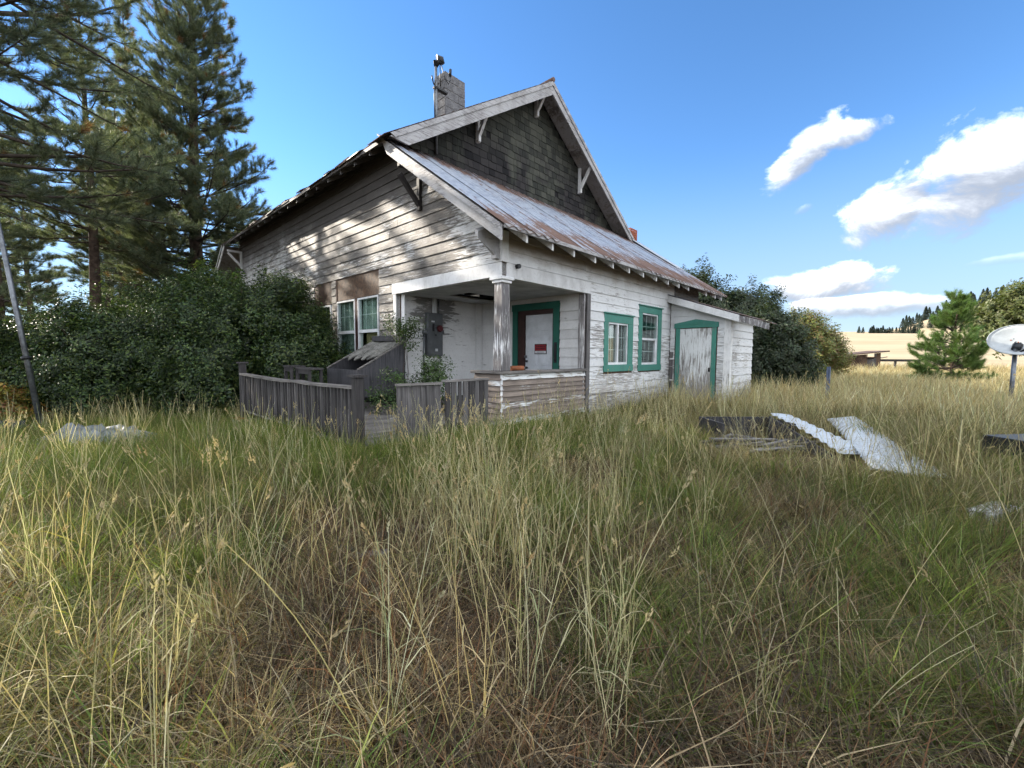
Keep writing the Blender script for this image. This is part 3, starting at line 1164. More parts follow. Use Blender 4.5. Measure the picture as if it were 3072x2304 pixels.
# rake boards of the pent roof on the left side (plane u = -0.62)
zt = lambda v: 3.795 + PENT_K * (v + 0.6)
sloped([(-0.60, -0.60, zt(-0.6)), (-0.60, -0.60, zt(-0.6) - 0.245), (-0.60, 3.02, zt(3.02) - 0.245), (-0.60, 3.25, zt(3.25) - 0.02)], (-0.045, 0, 0), 'barge_board', MATS['paint_barge'], pent)
sloped([(-0.646, -0.60, zt(-0.6) + 0.03), (-0.646, -0.60, zt(-0.6) - 0.062), (-0.646, 3.2, zt(3.2) - 0.062), (-0.646, 3.2, zt(3.2) + 0.03)], (-0.022, 0, 0), 'barge_moulding', MATS['paint_barge'], pent)

# knee braces on the left wall under the rake
def brace_left(v, zlow, ztop, far=False):
    mm = MB()
    mm.box(-0.10, -0.026, v - 0.05, v + 0.05, zlow, ztop)
    mm.beam((-0.06, v, zlow + 0.10), (-0.58, v, zlow + 0.10 + 0.56), 0.09, 0.09)
    mm.box(-0.60, -0.026, v - 0.045, v + 0.045, ztop + 0.001, ztop + 0.09)
    return mm.build('knee_brace', MATS['dark_wood' if not far else 'paint_trim'], house)


m = MB()
m.hexa([(-0.60, 0.02, 3.72), (-0.60, 0.10, 3.78), (-0.03, 0.10, 3.40), (-0.03, 0.02, 3.40), (-0.60, 0.02, 3.82), (-0.60, 0.10, 3.88), (-0.03, 0.10, 4.12), (-0.03, 0.02, 4.12)])
m.box(-0.16, -0.03, 0.0, 0.14, 3.42, 3.62)
m.build('knee_brace', MATS['paint_barge'], house)
brace_left(2.62, 4.9, 5.72)
brace_left(16.6, 5.4, 6.1, True)

# main roof
RU, RZ = 4.97, 10.06
KL, KR = 0.64, 0.68
V0M, V1M = 2.80, 17.2


def left_z(u):
    return RZ - KL * (RU - u)


def right_z(u):
    return RZ - KR * (u - RU)


m = MB()
m.hexa([(-0.60, V0M, left_z(-0.60) - 0.05), (RU, V0M, RZ - 0.05), (RU, V1M, RZ - 0.05), (-0.60, V1M, left_z(-0.60) - 0.05),
        (-0.60, V0M, left_z(-0.60)), (RU, V0M, RZ), (RU, V1M, RZ), (-0.60, V1M, left_z(-0.60))])
m.hexa([(RU, V0M, RZ - 0.05), (10.75, V0M, right_z(10.75) - 0.05), (10.75, V1M, right_z(10.75) - 0.05), (RU, V1M, RZ - 0.05),
        (RU, V0M, RZ), (10.75, V0M, right_z(10.75)), (10.75, V1M, right_z(10.75)), (RU, V1M, RZ)])
mroof = m.build('main_roof', MATS['grey_wood_flat'], house)
# roofing: sheets with ragged lower edges
v = V0M - 0.05
first = True
while v < V1M:
    w = R.uniform(0.65, 0.95)
    ext = 0.24 if first else R.uniform(-0.02, 0.10)
    lift = R.uniform(0.0, 0.05)
    mm = MB()
    a = -0.62 - ext
    mm.hexa([(a, v, left_z(a) + 0.012 + lift), (RU, v, RZ + 0.012), (RU, v + w, RZ + 0.012), (a, v + w, left_z(a) + 0.012 + lift * 0.4),
             (a, v, left_z(a) + 0.024 + lift), (RU, v, RZ + 0.03), (RU, v + w, RZ + 0.03), (a, v + w, left_z(a) + 0.024 + lift * 0.4)])
    mm.build('roof_sheet', MATS['old_roof'], mroof)
    v += w + 0.004
    first = False
# tatty shingle butts along the left eave
for i in range(26):
    v = R.uniform(3.3, 13.0) if i > 8 else R.uniform(3.2, 6.5)
    w = R.uniform(0.15, 0.6)
    a = -0.64 + R.uniform(-0.05, 0.04)
    l = R.uniform(0.03, 0.09)
    mm = MB()
    u1 = a + R.uniform(0.3, 0.8)
    mm.hexa([(a, v, left_z(a) + l), (u1, v, left_z(u1) + l), (u1, v + w, left_z(u1) + l), (a, v + w, left_z(a) + l - 0.02),
             (a, v, left_z(a) + l + 0.025), (u1, v, left_z(u1) + l + 0.025), (u1, v + w, left_z(u1) + l + 0.025), (a, v + w, left_z(a) + l + 0.015)])
    mm.build('roof_shingle', MATS['old_roof'], mroof)
m = MB()
m.hexa([(RU, V0M - 0.06, RZ + 0.032), (10.9, V0M - 0.06, right_z(10.9) + 0.012), (10.9, V1M, right_z(10.9) + 0.012), (RU, V1M, RZ + 0.032),
        (RU, V0M - 0.06, RZ + 0.05), (10.9, V0M - 0.06, right_z(10.9) + 0.03), (10.9, V1M, right_z(10.9) + 0.03), (RU, V1M, RZ + 0.05)])
m.build('roof_sheet', MATS['rusty_roof'], mroof)
m = MB()
m.tube([(RU, V0M - 0.1, RZ + 0.04), (RU, V1M, RZ + 0.04)], 0.07, 8)
m.build('ridge_cap', MATS['rusty_roof'], mroof)
# fascia and rafter tails on the left eave
m = MB()
m.box(-0.63, -0.601, 3.18, V1M, left_z(-0.6) - 0.07, left_z(-0.6) + 0.01)
m.build('fascia', MATS['grey_wood_flat'], mroof)
v = 3.92
while v < 16.6:
    mm = MB()
    h = 0.13
    mm.hexa([(-0.575, v - 0.024, left_z(-0.575) - 0.052 - h), (-0.024, v - 0.024, left_z(-0.024) - 0.052 - h), (-0.024, v + 0.024, left_z(-0.024) - 0.052 - h), (-0.575, v + 0.024, left_z(-0.575) - 0.052 - h),
             (-0.575, v - 0.024, left_z(-0.575) - 0.052), (-0.024, v - 0.024, left_z(-0.024) - 0.052), (-0.024, v + 0.024, left_z(-0.024) - 0.052), (-0.575, v + 0.024, left_z(-0.575) - 0.052)])
    mm.build('rafter_tail', MATS['grey_wood_flat'], mroof)
    v += 0.772 * R.uniform(0.97, 1.03)
# gable rake boards
sloped([(-0.72, 2.795, left_z(-0.72) - 0.06), (-0.24, 2.795, left_z(-0.24) - 0.40), (RU, 2.795, RZ - 0.40), (RU, 2.795, RZ - 0.05)], (0, -0.05, 0), 'barge_board', MATS['paint_barge'], mroof)
sloped([(-0.72, 2.744, left_z(-0.72) + 0.0), (-0.60, 2.744, left_z(-0.60) - 0.13), (RU, 2.744, RZ - 0.13), (RU, 2.744, RZ + 0.0)], (0, -0.025, 0), 'barge_moulding', MATS['paint_barge'], mroof)
sloped([(RU, 2.795, RZ - 0.05), (RU, 2.795, RZ - 0.36), (10.1, 2.795, right_z(10.1) - 0.30), (10.7, 2.795, right_z(10.7) - 0.05)], (0, -0.05, 0), 'barge_board', MATS['paint_barge'], mroof)
sloped([(RU, 2.744, RZ), (RU, 2.744, RZ - 0.13), (10.6, 2.744, right_z(10.6) - 0.13), (10.7, 2.744, right_z(10.7))], (0, -0.025, 0), 'barge_moulding', MATS['paint_barge'], mroof)
# soffit planks under both rakes
u = RU + 0.1
while u < 10.3:
    w = R.uniform(0.19, 0.24)
    if right_z(u) > 6.4:
        mm = MB()
        dz = R.uniform(0.052, 0.06)
        mm.hexa([(u, 2.81, right_z(u) - dz - 0.02), (u + w, 2.81, right_z(u + w) - dz - 0.02), (u + w, 3.38, right_z(u + w) - dz - 0.02), (u, 3.38, right_z(u) - dz - 0.02),
                 (u, 2.81, right_z(u) - dz), (u + w, 2.81, right_z(u + w) - dz), (u + w, 3.38, right_z(u + w) - dz), (u, 3.38, right_z(u) - dz)])
        mm.build('soffit_board', MATS['soffit'], mroof)
    u += w + 0.006
u = 0.2
while u < RU - 0.2:
    w = R.uniform(0.19, 0.24)
    mm = MB()
    dz = R.uniform(0.052, 0.06)
    mm.hexa([(u, 2.81, left_z(u) - dz - 0.02), (u + w, 2.81, left_z(u + w) - dz - 0.02), (u + w, 3.38, left_z(u + w) - dz - 0.02), (u, 3.38, left_z(u) - dz - 0.02),
             (u, 2.81, left_z(u) - dz), (u + w, 2.81, left_z(u + w) - dz), (u + w, 3.38, left_z(u + w) - dz), (u, 3.38, left_z(u) - dz)])
    mm.build('soffit_board', MATS['soffit'], mroof)
    u += w + 0.006
# back pent roof
m = MB()
m.hexa([(-0.6, 17.2, 6.40), (11.0, 17.2, 6.40), (11.0, 18.9, 5.24), (-0.6, 18.9, 5.24), (-0.6, 17.2, 6.47), (11.0, 17.2, 6.47), (11.0, 18.9, 5.31), (-0.6, 18.9, 5.31)])
bp = m.build('back_pent_roof', MATS['soffit'], house)
sloped([(-0.602, 17.0, 6.48), (-0.602, 17.0, 6.30), (-0.602, 18.9, 5.02), (-0.602, 18.9, 5.2)], (-0.03, 0, 0), 'barge_board', MATS['paint_trim'], bp)
sloped([(-0.634, 17.25, 6.50), (-0.634, 17.25, 6.43), (-0.634, 18.95, 5.27), (-0.634, 18.95, 5.34)], (-0.02, 0, 0), 'barge_moulding', MATS['paint_trim'], bp)
m = MB()
m.box(0.0, 10.0, 18.3, 18.4, 0.0, 5.5)
m.build('wall', MATS['paint_right'], house)

# gable wall with shingles
m = MB()
m.poly([(0.05, 3.40, 6.45), (10.0, 3.40, 6.45), (10.0, 3.40, right_z(10.0) - 0.06), (RU, 3.40, RZ - 0.06), (0.05, 3.40, left_z(0.05) - 0.06)], (0, 0.1, 0))
gw = m.build('gable_wall', MATS['black_inside'], house)
SEXP = 0.198
sh = []
z = 6.60
row = 0
while z < RZ - 0.25:
    zc = z + SEXP * 0.5
    ua = RU - (RZ - 0.06 - zc - 0.10) / KL
    ub = RU + (RZ - 0.06 - zc - 0.10) / KR
    ua, ub = max(ua, 0.06), min(ub, 9.98)
    u = ua - R.uniform(0, 0.2)
    while u < ub:
        w = R.choice([0.17, 0.22, 0.26, 0.30, 0.34]) * R.uniform(0.9, 1.1)
        s, e = max(u, ua), min(u + w - 0.008, ub)
        if e - s > 0.05:
            sh.append((s, e, z))
        u += w
    z += SEXP
    row += 1


def shingle_geom(mm, s, e, z):
    j = R.uniform(-0.012, 0.012)
    k = R.uniform(-0.008, 0.008)
    t = R.uniform(0.018, 0.034)
    z1 = z + SEXP + 0.02
    za = lambda u: min(z1, (left_z(u) if u < RU else right_z(u)) - 0.065)
    mm.hexa([(s, 3.399, z + j), (s, 3.399 - t, z + j), (e, 3.399 - t, z + j + k), (e, 3.399, z + j + k),
             (s, 3.399, za(s)), (s, 3.392, za(s)), (e, 3.392, za(e)), (e, 3.399, za(e))])


R.shuffle(sh)
sh.sort(key=lambda q: -((q[1] - q[0]) / (8.25 + q[0] * 0.728 + 3.4 * 0.686)))
rest = MB()
for i, (s, e, z) in enumerate(sh):
    if R.random() < 0.012:
        continue
    if i < 300:
        mm = MB()
        shingle_geom(mm, s, e, z)
        mm.build('shingle', MATS['shingles'], gw)
    else:
        shingle_geom(rest, s, e, z)
if rest.v:
    tag(rest.build('shingles', MATS['shingles'], gw), kind='stuff')
# gable knee braces
for (u, zlow) in ((4.88, 9.16), (2.38, 7.49), (7.34, 7.46)):
    zr = (left_z(u) if u < RU else right_z(u)) - 0.10
    mm = MB()
    mm.box(u - 0.045, u + 0.045, 3.28, 3.368, zlow, min(zr, zlow + 0.95))
    mm.hexa([(u - 0.045, 3.24, zlow + 0.02), (u + 0.045, 3.24, zlow + 0.02), (u + 0.045, 3.279, zlow), (u - 0.045, 3.279, zlow),
             (u - 0.045, 3.24, zlow + 0.30), (u + 0.045, 3.24, zlow + 0.30), (u + 0.045, 3.279, zlow + 0.30), (u - 0.045, 3.279, zlow + 0.30)])
    mm.beam((u, 3.26, zlow + 0.20), (u, 2.86, min(zr - 0.02, zlow + 0.82)), 0.085, 0.085)
    mm.build('knee_brace', MATS['paint_trim'], gw)

# block chimney on the left slope
CU0, CU1, CV0, CV1 = 1.34, 2.03, 3.46, 3.92
m = MB()
m.box(CU0 + 0.012, CU1 - 0.012, CV0 + 0.012, CV1 - 0.012, 6.6, 8.99)
ch = m.build('block_chimney', MATS['mortar'], house)
for i in range(8):
    z0 = 7.24 + i * 0.22
    z1 = z0 + 0.207
    um = (CU0 + CU1) / 2 + (0.11 if i % 2 else -0.10)
    for (a, b) in ((CU0, um - 0.006), (um + 0.006, CU1)):
        mm = MB()
        j = R.uniform(-0.004, 0.004)
        mm.box(a, b, CV0 + j, CV1 + j, z0, min(z1, 9.01))
        mm.build('concrete_block', MATS['block'], ch, 0.006)
# brick chimney on the far slope
m = MB()
m.box(10.62, 11.22, 3.02, 3.60, 5.0, 6.80)
bc = m.build('brick_chimney', MATS['brick'], house)
for i in range(12):
    z = 5.9 + i * 0.085
    for (a, b) in ((10.60, 10.79), (10.80, 10.99), (11.0, 11.22)):
        s = 0.06 if i % 2 else 0.0
        mm = MB()
        mm.box(a + (s if a > 10.65 else 0), b + (s if b < 11.2 else 0) - 0.012, 3.0, 3.018, z, z + 0.072)
        mm.build('brick', MATS['brick'], bc)
    for (a, b) in ((3.02, 3.2), (3.215, 3.4), (3.415, 3.6)):
        mm = MB()
        mm.box(10.60, 10.618, a, b, z, z + 0.072)
        mm.build('brick', MATS['brick'], bc)

# ------------------------------------------------------------------ lean-to on the right wall
LU0, LU1, LV = 7.74, 10.08, -1.85
lz = lambda v: 3.50 + 0.352 * v
m = MB()
m.poly([(LU0 + 0.002, -0.03, 0.0), (LU0 + 0.002, LV + 0.002, 0.0), (LU0 + 0.002, LV + 0.002, lz(LV) - 0.05), (LU0 + 0.002, -0.03, lz(-0.03) - 0.05)], (0.08, 0, 0))
m.box(LU0 + 0.083, LU1, LV + 0.002, LV + 0.08, 0.0, lz(LV) - 0.05)
m.box(LU1 - 0.08, LU1, LV + 0.081, -0.03, 0.0, lz(LV) - 0.05)
lw = m.build('lean_to', MATS['sheathing'], house)
clapboards(lw, 'v', LU0, -1, LV, -0.05, 0.06, 3.42, MATS['paint_right'], zref=0.10,
           holes=[(-1.50, -0.20, 0.0, 2.62)], lo=lambda z: max(LV, (z - 3.44) / 0.352))
clapboards(lw, 'u', LV, -1, LU0 + 0.06, LU1, 0.03, lz(LV) - 0.06, MATS['paint_right'], zref=0.10)
m = MB()
m.box(LU0 - 0.035, LU0 + 0.0, LV - 0.03, LV + 0.16, 0.0, lz(LV) - 0.05)
m.box(LU0 + 0.001, LU0 + 0.14, LV - 0.033, LV - 0.001, 0.0, lz(LV) - 0.05)
m.build('corner_board', MATS['paint_trim'], lw)
m = MB()
m.box(LU0 - 0.03, LU0, -0.16, -0.05, 0.02, 1.72)
m.build('corner_board', MATS['grey_wood'], lw)
# plywood door, green casing with a shallow pediment
m = MB()
m.box(LU0 - 0.03, LU0 + 0.0, -1.335, -0.375, 0.14, 2.45)
ld = m.build('door', MATS['door_ply'], lw)
m = MB()
m.box(LU0 - 0.05, LU0, -0.372, -0.24, 0.10, 2.47)
m.box(LU0 - 0.05, LU0, -1.47, -1.338, 0.08, 2.47)
m.build('door_casing', MATS['green_trim'], ld, 0.004)
sloped([(LU0 - 0.004, -0.19, 2.471), (LU0 - 0.004, -1.53, 2.471), (LU0 - 0.004, -1.53, 2.62), (LU0 - 0.004, -0.86, 2.735), (LU0 - 0.004, -0.19, 2.62)], (-0.058, 0, 0), 'door_pediment', MATS['green_trim'], ld, 0.004)
m = MB()
m.beam((LU0 - 0.072, -0.62, 2.62), (LU0 - 0.072, -0.84, 2.57), 0.018, 0.02, (1, 0, 0))
m.beam((LU0 - 0.072, -0.84, 2.57), (LU0 - 0.072, -1.06, 2.62), 0.018, 0.02, (1, 0, 0))
m.build('pediment_carving', MATS['green_trim'], ld)
m = MB()
m.box(LU0 - 0.058, LU0 - 0.03, -1.32, -1.27, 1.12, 1.24)
m.build('door_latch', MATS['dark_metal'], ld)
m = MB()
m.box(LU0 - 0.10, LU0, -1.75, -0.15, 0.0, 0.075)
m.build('threshold', MATS['grey_wood_flat'], lw)
# lean-to roof
m = MB()
m.hexa([(LU0 - 0.22, 0.0, lz(0)), (LU1 + 0.25, 0.0, lz(0)), (LU1 + 0.25, -2.1, lz(-2.1)), (LU0 - 0.22, -2.1, lz(-2.1)),
        (LU0 - 0.22, 0.0, lz(0) + 0.03), (LU1 + 0.25, 0.0, lz(0) + 0.03), (LU1 + 0.25, -2.1, lz(-2.1) + 0.03), (LU0 - 0.22, -2.1, lz(-2.1) + 0.03)][::-1])
lr = m.build('lean_to_roof', MATS['soffit'], lw)
for i in range(4):
    a = LU0 - 0.25 + i * 0.70
    roof_sheet(a, a + 0.71, -2.93 if i == 0 else -2.13, -0.02, lambda u, v: lz(v) + 0.052, MATS['rusty_roof'], lr, waves=5, amp=0.012, nv=4)
sloped([(LU0 - 0.221, 0.0, lz(0) + 0.03), (LU0 - 0.221, 0.0, lz(0) - 0.19), (LU0 - 0.221, -2.14, lz(-2.14) - 0.17), (LU0 - 0.221, -2.14, lz(-2.14) + 0.03)], (-0.04, 0, 0), 'barge_board', MATS['paint_beam'], lr)
sloped([(LU0 - 0.215, -2.10, lz(-2.10) + 0.02), (LU0 - 0.215, -2.10, lz(-2.10) - 0.15), (LU0 - 0.215, -2.9, lz(-2.9) - 0.15), (LU0 - 0.215, -2.9, lz(-2.9) + 0.02)], (-0.035, 0, 0), 'barge_board', MATS['paint_column'], lr)
m = MB()
m.box(LU0 - 0.1, LU1 + 0.2, -2.06, -2.01, lz(-2.05) - 0.10, lz(-2.05) - 0.005)
m.build('rafter_tail', MATS['paint_trim'], lr)
for u in (7.9, 8.6, 9.3, 10.0):
    m = MB()
    m.beam((u, -1.84, lz(-1.84) - 0.06), (u, -2.0, lz(-2.0) - 0.06), 0.05, 0.10)
    m.build('rafter_tail', MATS['paint_trim'], lr)
# pipe stub in the right wall
m = MB()
m.tube([(0.37, -0.02, 3.335), (0.37, -0.12, 3.33)], 0.045, 12)
m.build('pipe_stub', MATS['dark_metal'], wr)

# ------------------------------------------------------------------ things on and round the house
def thing(name, label, cat, u, v, z=0.0, group=None):
    return empty(name, W(u, v, z), HOUSE_ROT, label, cat, group)


# electric service mast beside the block chimney
t = thing('service_mast', 'steel electric service mast with weatherhead beside the block chimney', 'mast', 0.97, 3.345, 6.72)
MB().tube([(0, 0, 0.0), (0, 0, 2.18)], 0.036, 10).build('pipe', MATS['steel_pipe'], t)
m = MB()
m.tube([(0, 0, 2.14), (0.01, -0.01, 2.24), (0.05, -0.03, 2.33), (0.12, -0.05, 2.33), (0.17, -0.06, 2.25)], [0.052, 0.085, 0.10, 0.095, 0.06], 10)
m.build('weatherhead', MATS['dark_metal'], t)
m = MB()
m.tube([(0.14, -0.05, 2.2), (0.2, -0.06, 2.02), (0.26, -0.08, 1.88), (0.33, -0.09, 1.82), (0.38, -0.09, 1.92), (0.40, -0.08, 2.12)], 0.012, 6)
m.tube([(0.09, -0.05, 2.25), (0.1, -0.04, 1.95), (0.15, 0.0, 1.7)], 0.012, 6)
m.tube([(-0.06, -0.02, 0.75), (-0.07, -0.02, 1.45), (-0.05, -0.02, 1.78)], 0.014, 6)
m.build('wires', MATS['dark_metal'], t)
m = MB()
m.tube([(0.39, -0.08, 2.05), (0.40, -0.08, 2.22)], 0.035, 8)
m.build('wire_connector', MATS['dark_metal'], t)
m = MB()
m.tube([(0.06, 0.02, 1.66), (-0.08, -0.01, 1.68), (-0.13, -0.03, 1.76), (-0.15, -0.03, 1.84)], 0.018, 6)
m.box(-0.06, 0.34, -0.05, 0.06, 1.60, 1.645)
m.build('bracket', MATS['dark_metal'], t)

# electric panel on the porch wall
t = thing('electric_panel', 'grey electric meter panel with round red meter on the porch wall', 'electric panel', 1.045, 3.665, 1.55)
bx = MB().box(-0.25, 0.25, -0.13, 0.0, 0.0, 1.15).build('case', MATS['grey_box'], t, 0.01)
MB().box(-0.235, 0.235, -0.142, -0.131, 0.04, 0.74).build('panel_door', MATS['grey_box'], t, 0.006)
MB().box(-0.235, 0.235, -0.146, -0.131, 0.76, 1.12).build('panel_cover', MATS['grey_box'], t, 0.006)
MB().box(-0.11, -0.05, -0.156, -0.147, 0.58 + 0.08, 0.86).build('breaker_window', MATS['sign_black'], t)
m = MB()
m.tube([(0.12, -0.145, 0.74), (0.12, -0.20, 0.74), (0.12, -0.225, 0.74)], [0.09, 0.088, 0.07], 16)
m.build('meter', MATS['meter_red'], t)
MB().box(-0.14, -0.04, -0.152, -0.147, 0.90, 0.94).build('label_plate', MATS['sign_white'], t)
MB().box(-0.02, 0.06, -0.152, -0.143, 0.13, 0.20).build('label_plate', MATS['sign_white'], t)
MB().box(-0.02, 0.02, -0.156, -0.143, 0.54, 0.58).build('lock', MATS['sign_black'], t)
MB().box(0.251, 0.30, -0.12, -0.02, 0.60, 0.72).build('side_hub', MATS['grey_box'], t, 0.01)
MB().box(-0.35, -0.251, -0.12, -0.02, 0.58, 0.70).build('side_hub', MATS['grey_box'], t, 0.01)
MB().box(-0.02, 0.07, -0.10, -0.01, 1.151, 1.545).build('conduit', MATS['sign_white'], t, 0.006)
m = MB()
m.tube([(0.18, -0.04, 1.15), (0.19, -0.03, 1.3), (0.19, -0.02, 1.545)], 0.018, 8)
m.tube([(0.2, -0.05, 0.0), (0.22, -0.06, -0.12), (0.14, -0.06, -0.24), (0.0, -0.05, -0.3)], 0.016, 8)
m.tube([(-0.30, -0.04, 0.58), (-0.31, -0.03, 0.1), (-0.30, -0.03, -0.5)], 0.02, 8)
m.build('conduit', MATS['steel_pipe'], t)

# sign on the door
t = thing('warning_sign', 'small red and white sign with black border on the front door', 'sign', 2.877, 1.395, 1.62)
MB().box(-0.006, 0.004, -0.205, 0.205, 0.0, 0.27).build('border', MATS['sign_black'], t)
MB().box(-0.009, -0.0065, -0.185, 0.185, 0.095, 0.25).build('red_field', MATS['red_sign'], t)
MB().box(-0.009, -0.0065, -0.185, 0.185, 0.02, 0.085).build('white_strip', MATS['sign_white'], t)
m = MB()
for zz, n in ((0.205, 7), (0.145, 11)):
    tot = 0.30
    for i in range(n):
        y = -tot / 2 + tot * i / n
        m.box(-0.0105, -0.0095, y, y + tot / n * 0.62, zz - 0.017, zz + 0.017)
for i in range(14):
    y = -0.13 + 0.26 * i / 14
    m.box(-0.0105, -0.0095, y, y + 0.012, 0.045, 0.062)
m.build('faded_print', MATS['sign_black'], t)

# bare bulb under the porch ceiling
t = thing('ceiling_bulb', 'bare white light bulb in a socket under the porch ceiling', 'light bulb', 1.95, 2.06, 3.10)
MB().tube([(0, 0, 0), (0, 0, -0.05), (0, 0, -0.07)], [0.06, 0.05, 0.03], 12).build('socket', MATS['sign_white'], t)
MB().tube([(0, 0, -0.07), (0, 0, -0.10), (0, 0, -0.14), (0, 0, -0.17)], [0.022, 0.034, 0.036, 0.012], 12).build('bulb', MATS['white_vinyl'], t)

# brown block left on the porch rail
t = thing('wooden_block', 'rounded reddish brown wooden block lying on the porch rail', 'wooden block', 0.52, 0.06, 1.277)
m = MB()
m.tube([(-0.20, 0, 0.05), (0.16, 0, 0.05), (0.20, 0, 0.05)], [0.05, 0.05, 0.035], 10)
m.build('block', MATS['orange_wood'], t)
m = MB()
m.tube([(0.165, -0.03, 0.05), (0.17, -0.052, 0.05)], 0.018, 8)
m.build('bolt', MATS['steel_pipe'], t)

# ---- deck before the porch with its railing
t = thing('wood_deck', 'grey weathered wooden deck with baluster railing before the porch', 'deck', -1.5, 2.6, 0.0)
def dk(u, v):
    return (u + 1.5, v - 2.6)
for i in range(38):
    v = -0.15 + i * 0.151
    m = MB()
    a, b = dk(-3.02 + R.uniform(-0.02, 0.02), v)
    m.box(a, 1.46, b, b + 0.142, 0.25, 0.288)
    m.build('deck_plank', MATS['grey_wood_flat'], t)
m = MB()
for v in (-0.13, 1.8, 3.7, 5.5):
    a, b = dk(-3.0, v)
    m.box(a, 1.45, b, b + 0.05, 0.02, 0.248)
m.build('joists', MATS['dark_wood'], t)
for (u, v, zt_) in ((-3.03, -0.16, 1.27), (-2.98, 5.55, 1.36), (-0.58, -0.14, 1.13)):
    m = MB()
    a, b = dk(u, v)
    w = 0.065 if u < -1 else 0.05
    m.box(a - w, a + w, b - w, b + w, -0.25, zt_)
    pst = m.build('post', MATS['dark_wood'] if u < -1 else MATS['grey_wood'], t, 0.008)
    if u < -1:
        m = MB()
        m.box(a - 0.10, a + 0.10, b - 0.10, b + 0.10, zt_ + 0.001, zt_ + 0.035)
        m.build('post_cap', MATS['dark_wood'], pst)
a, b0 = dk(-3.0, -0.09)
_, b1 = dk(0, 5.48)
m = MB()
nb = 10
for i in range(nb):
    y0 = b0 + (b1 - b0) * i / nb
    y1 = b0 + (b1 - b0) * (i + 1) / nb
    s0 = 1.10 - 0.035 * math.sin(math.pi * i / nb) + (0.02 if i == 4 else 0)
    s1 = 1.10 - 0.035 * math.sin(math.pi * (i + 1) / nb) + (0.02 if i + 1 == 4 else 0)
    m.hexa([(a - 0.075, y0, s0), (a + 0.075, y0, s0), (a + 0.075, y1, s1), (a - 0.075, y1, s1), (a - 0.075, y0, s0 + 0.04), (a + 0.075, y0, s0 + 0.04), (a + 0.075, y1, s1 + 0.04), (a - 0.075, y1, s1 + 0.04)])
m.build('hand_rail', MATS['grey_wood_flat'], t)
MB().box(a - 0.02, a + 0.02, b0, b1, 0.36, 0.43).build('bottom_rail', MATS['dark_wood'], t)
n = 46
for i in range(n):
    v = b0 + 0.06 + (b1 - b0 - 0.12) * i / (n - 1)
    m = MB()
    jx = R.uniform(-0.012, 0.012)
    m.hexa([(a - 0.045, v - 0.02, 0.30), (a - 0.012, v - 0.02, 0.30), (a - 0.012, v + 0.02, 0.30), (a - 0.045, v + 0.02, 0.30),
            (a - 0.045 + jx, v - 0.02 + jx, 1.09), (a - 0.012 + jx, v - 0.02 + jx, 1.09), (a - 0.012 + jx, v + 0.02 + jx, 1.09), (a - 0.045 + jx, v + 0.02 + jx, 1.09)])
    m.build('baluster', MATS['dark_wood'] if i % 3 else MATS['grey_wood'], t)
# short front railing by the porch corner
a0, b = dk(-1.50, -0.12)
a1, _ = dk(-0.52, 0)
MB().box(a0, a1, b - 0.07, b + 0.06, 1.135, 1.17).build('hand_rail', MATS['grey_wood_flat'], t)
MB().box(a0, a1 - 0.09, b - 0.02, b + 0.02, 0.34, 0.42).build('bottom_rail', MATS['dark_wood'], t)
for i in range(7):
    x = a0 + 0.06 + (a1 - a0 - 0.2) * i / 6
    m = MB()
    w = R.choice([0.03, 0.05, 0.055])
    m.box(x - w, x + w, b - 0.05, b - 0.022, 0.26, 1.134)
    m.build('baluster', MATS['grey_wood'] if i % 2 else MATS['dark_wood'], t)

# loose plank panel standing at the deck's entrance
t = thing('wooden_gate', 'grey vertical plank gate with top rail standing at the deck entrance', 'gate', -2.17, -0.42, 0.0)
t.rotation_euler = (math.radians(-2), 0, HOUSE_ROT - math.radians(8))
ws = [0.07, 0.17, 0.14, 0.13, 0.06, 0.16]
x = -0.36
for w in ws:
    MB().box(x, x + w - 0.006, -0.012 + R.uniform(-0.004, 0.004), 0.012, 0.24 + R.uniform(-0.02, 0.02), 1.125 + R.uniform(-0.01, 0.004)).build('plank', MATS['grey_wood'], t)
    x += w
MB().box(-0.37, 0.38, -0.05, 0.03, 1.13, 1.165).build('top_rail', MATS['grey_wood_flat'], t)
MB().box(-0.36, 0.37, 0.014, 0.05, 0.42, 0.50).build('back_batten', MATS['dark_wood'], t)
MB().box(0.10, 0.15, -0.045, -0.017, 0.45, 1.12).build('batten', MATS['grey_wood'], t)

# sloping cellar bulkhead against the left wall
t = thing('cellar_bulkhead', 'dark plywood cellar bulkhead with sloping open top and lichen crusted lid', 'bulkhead', -0.65, 4.12, 0.0)
def bkp(u, v, z):
    return (u + 0.65, v - 4.12, z)
FZ, BZ = 1.23, 1.90
sz_ = lambda u: FZ + (BZ - FZ) * (u + 1.27) / 1.22
MB().poly([bkp(-1.27, 3.30, 0.25), bkp(-1.27, 4.95, 0.22), bkp(-1.27, 4.95, FZ), bkp(-1.27, 3.30, FZ)], (0.03, 0, 0)).build('front_panel', MATS['plywood_dark'], t)
MB().poly([bkp(-1.24, 3.30, 0.60), bkp(-0.05, 3.30, 0.62), bkp(-0.05, 3.30, BZ), bkp(-1.24, 3.30, FZ)], (0, 0.03, 0)).build('side_panel', MATS['plywood_dark'], t)
MB().poly([bkp(-1.24, 4.92, 0.25), bkp(-0.05, 4.92, 0.25), bkp(-0.05, 4.92, BZ), bkp(-1.24, 4.92, FZ)], (0, 0.03, 0)).build('side_panel', MATS['plywood_dark'], t)
MB().box(*(bkp(-1.2, 0, 0)[0], bkp(-0.08, 0, 0)[0]), bkp(0, 3.40, 0)[1], bkp(0, 4.85, 0)[1], -0.1, 0.05).build('pit', MATS['black_inside'], t)
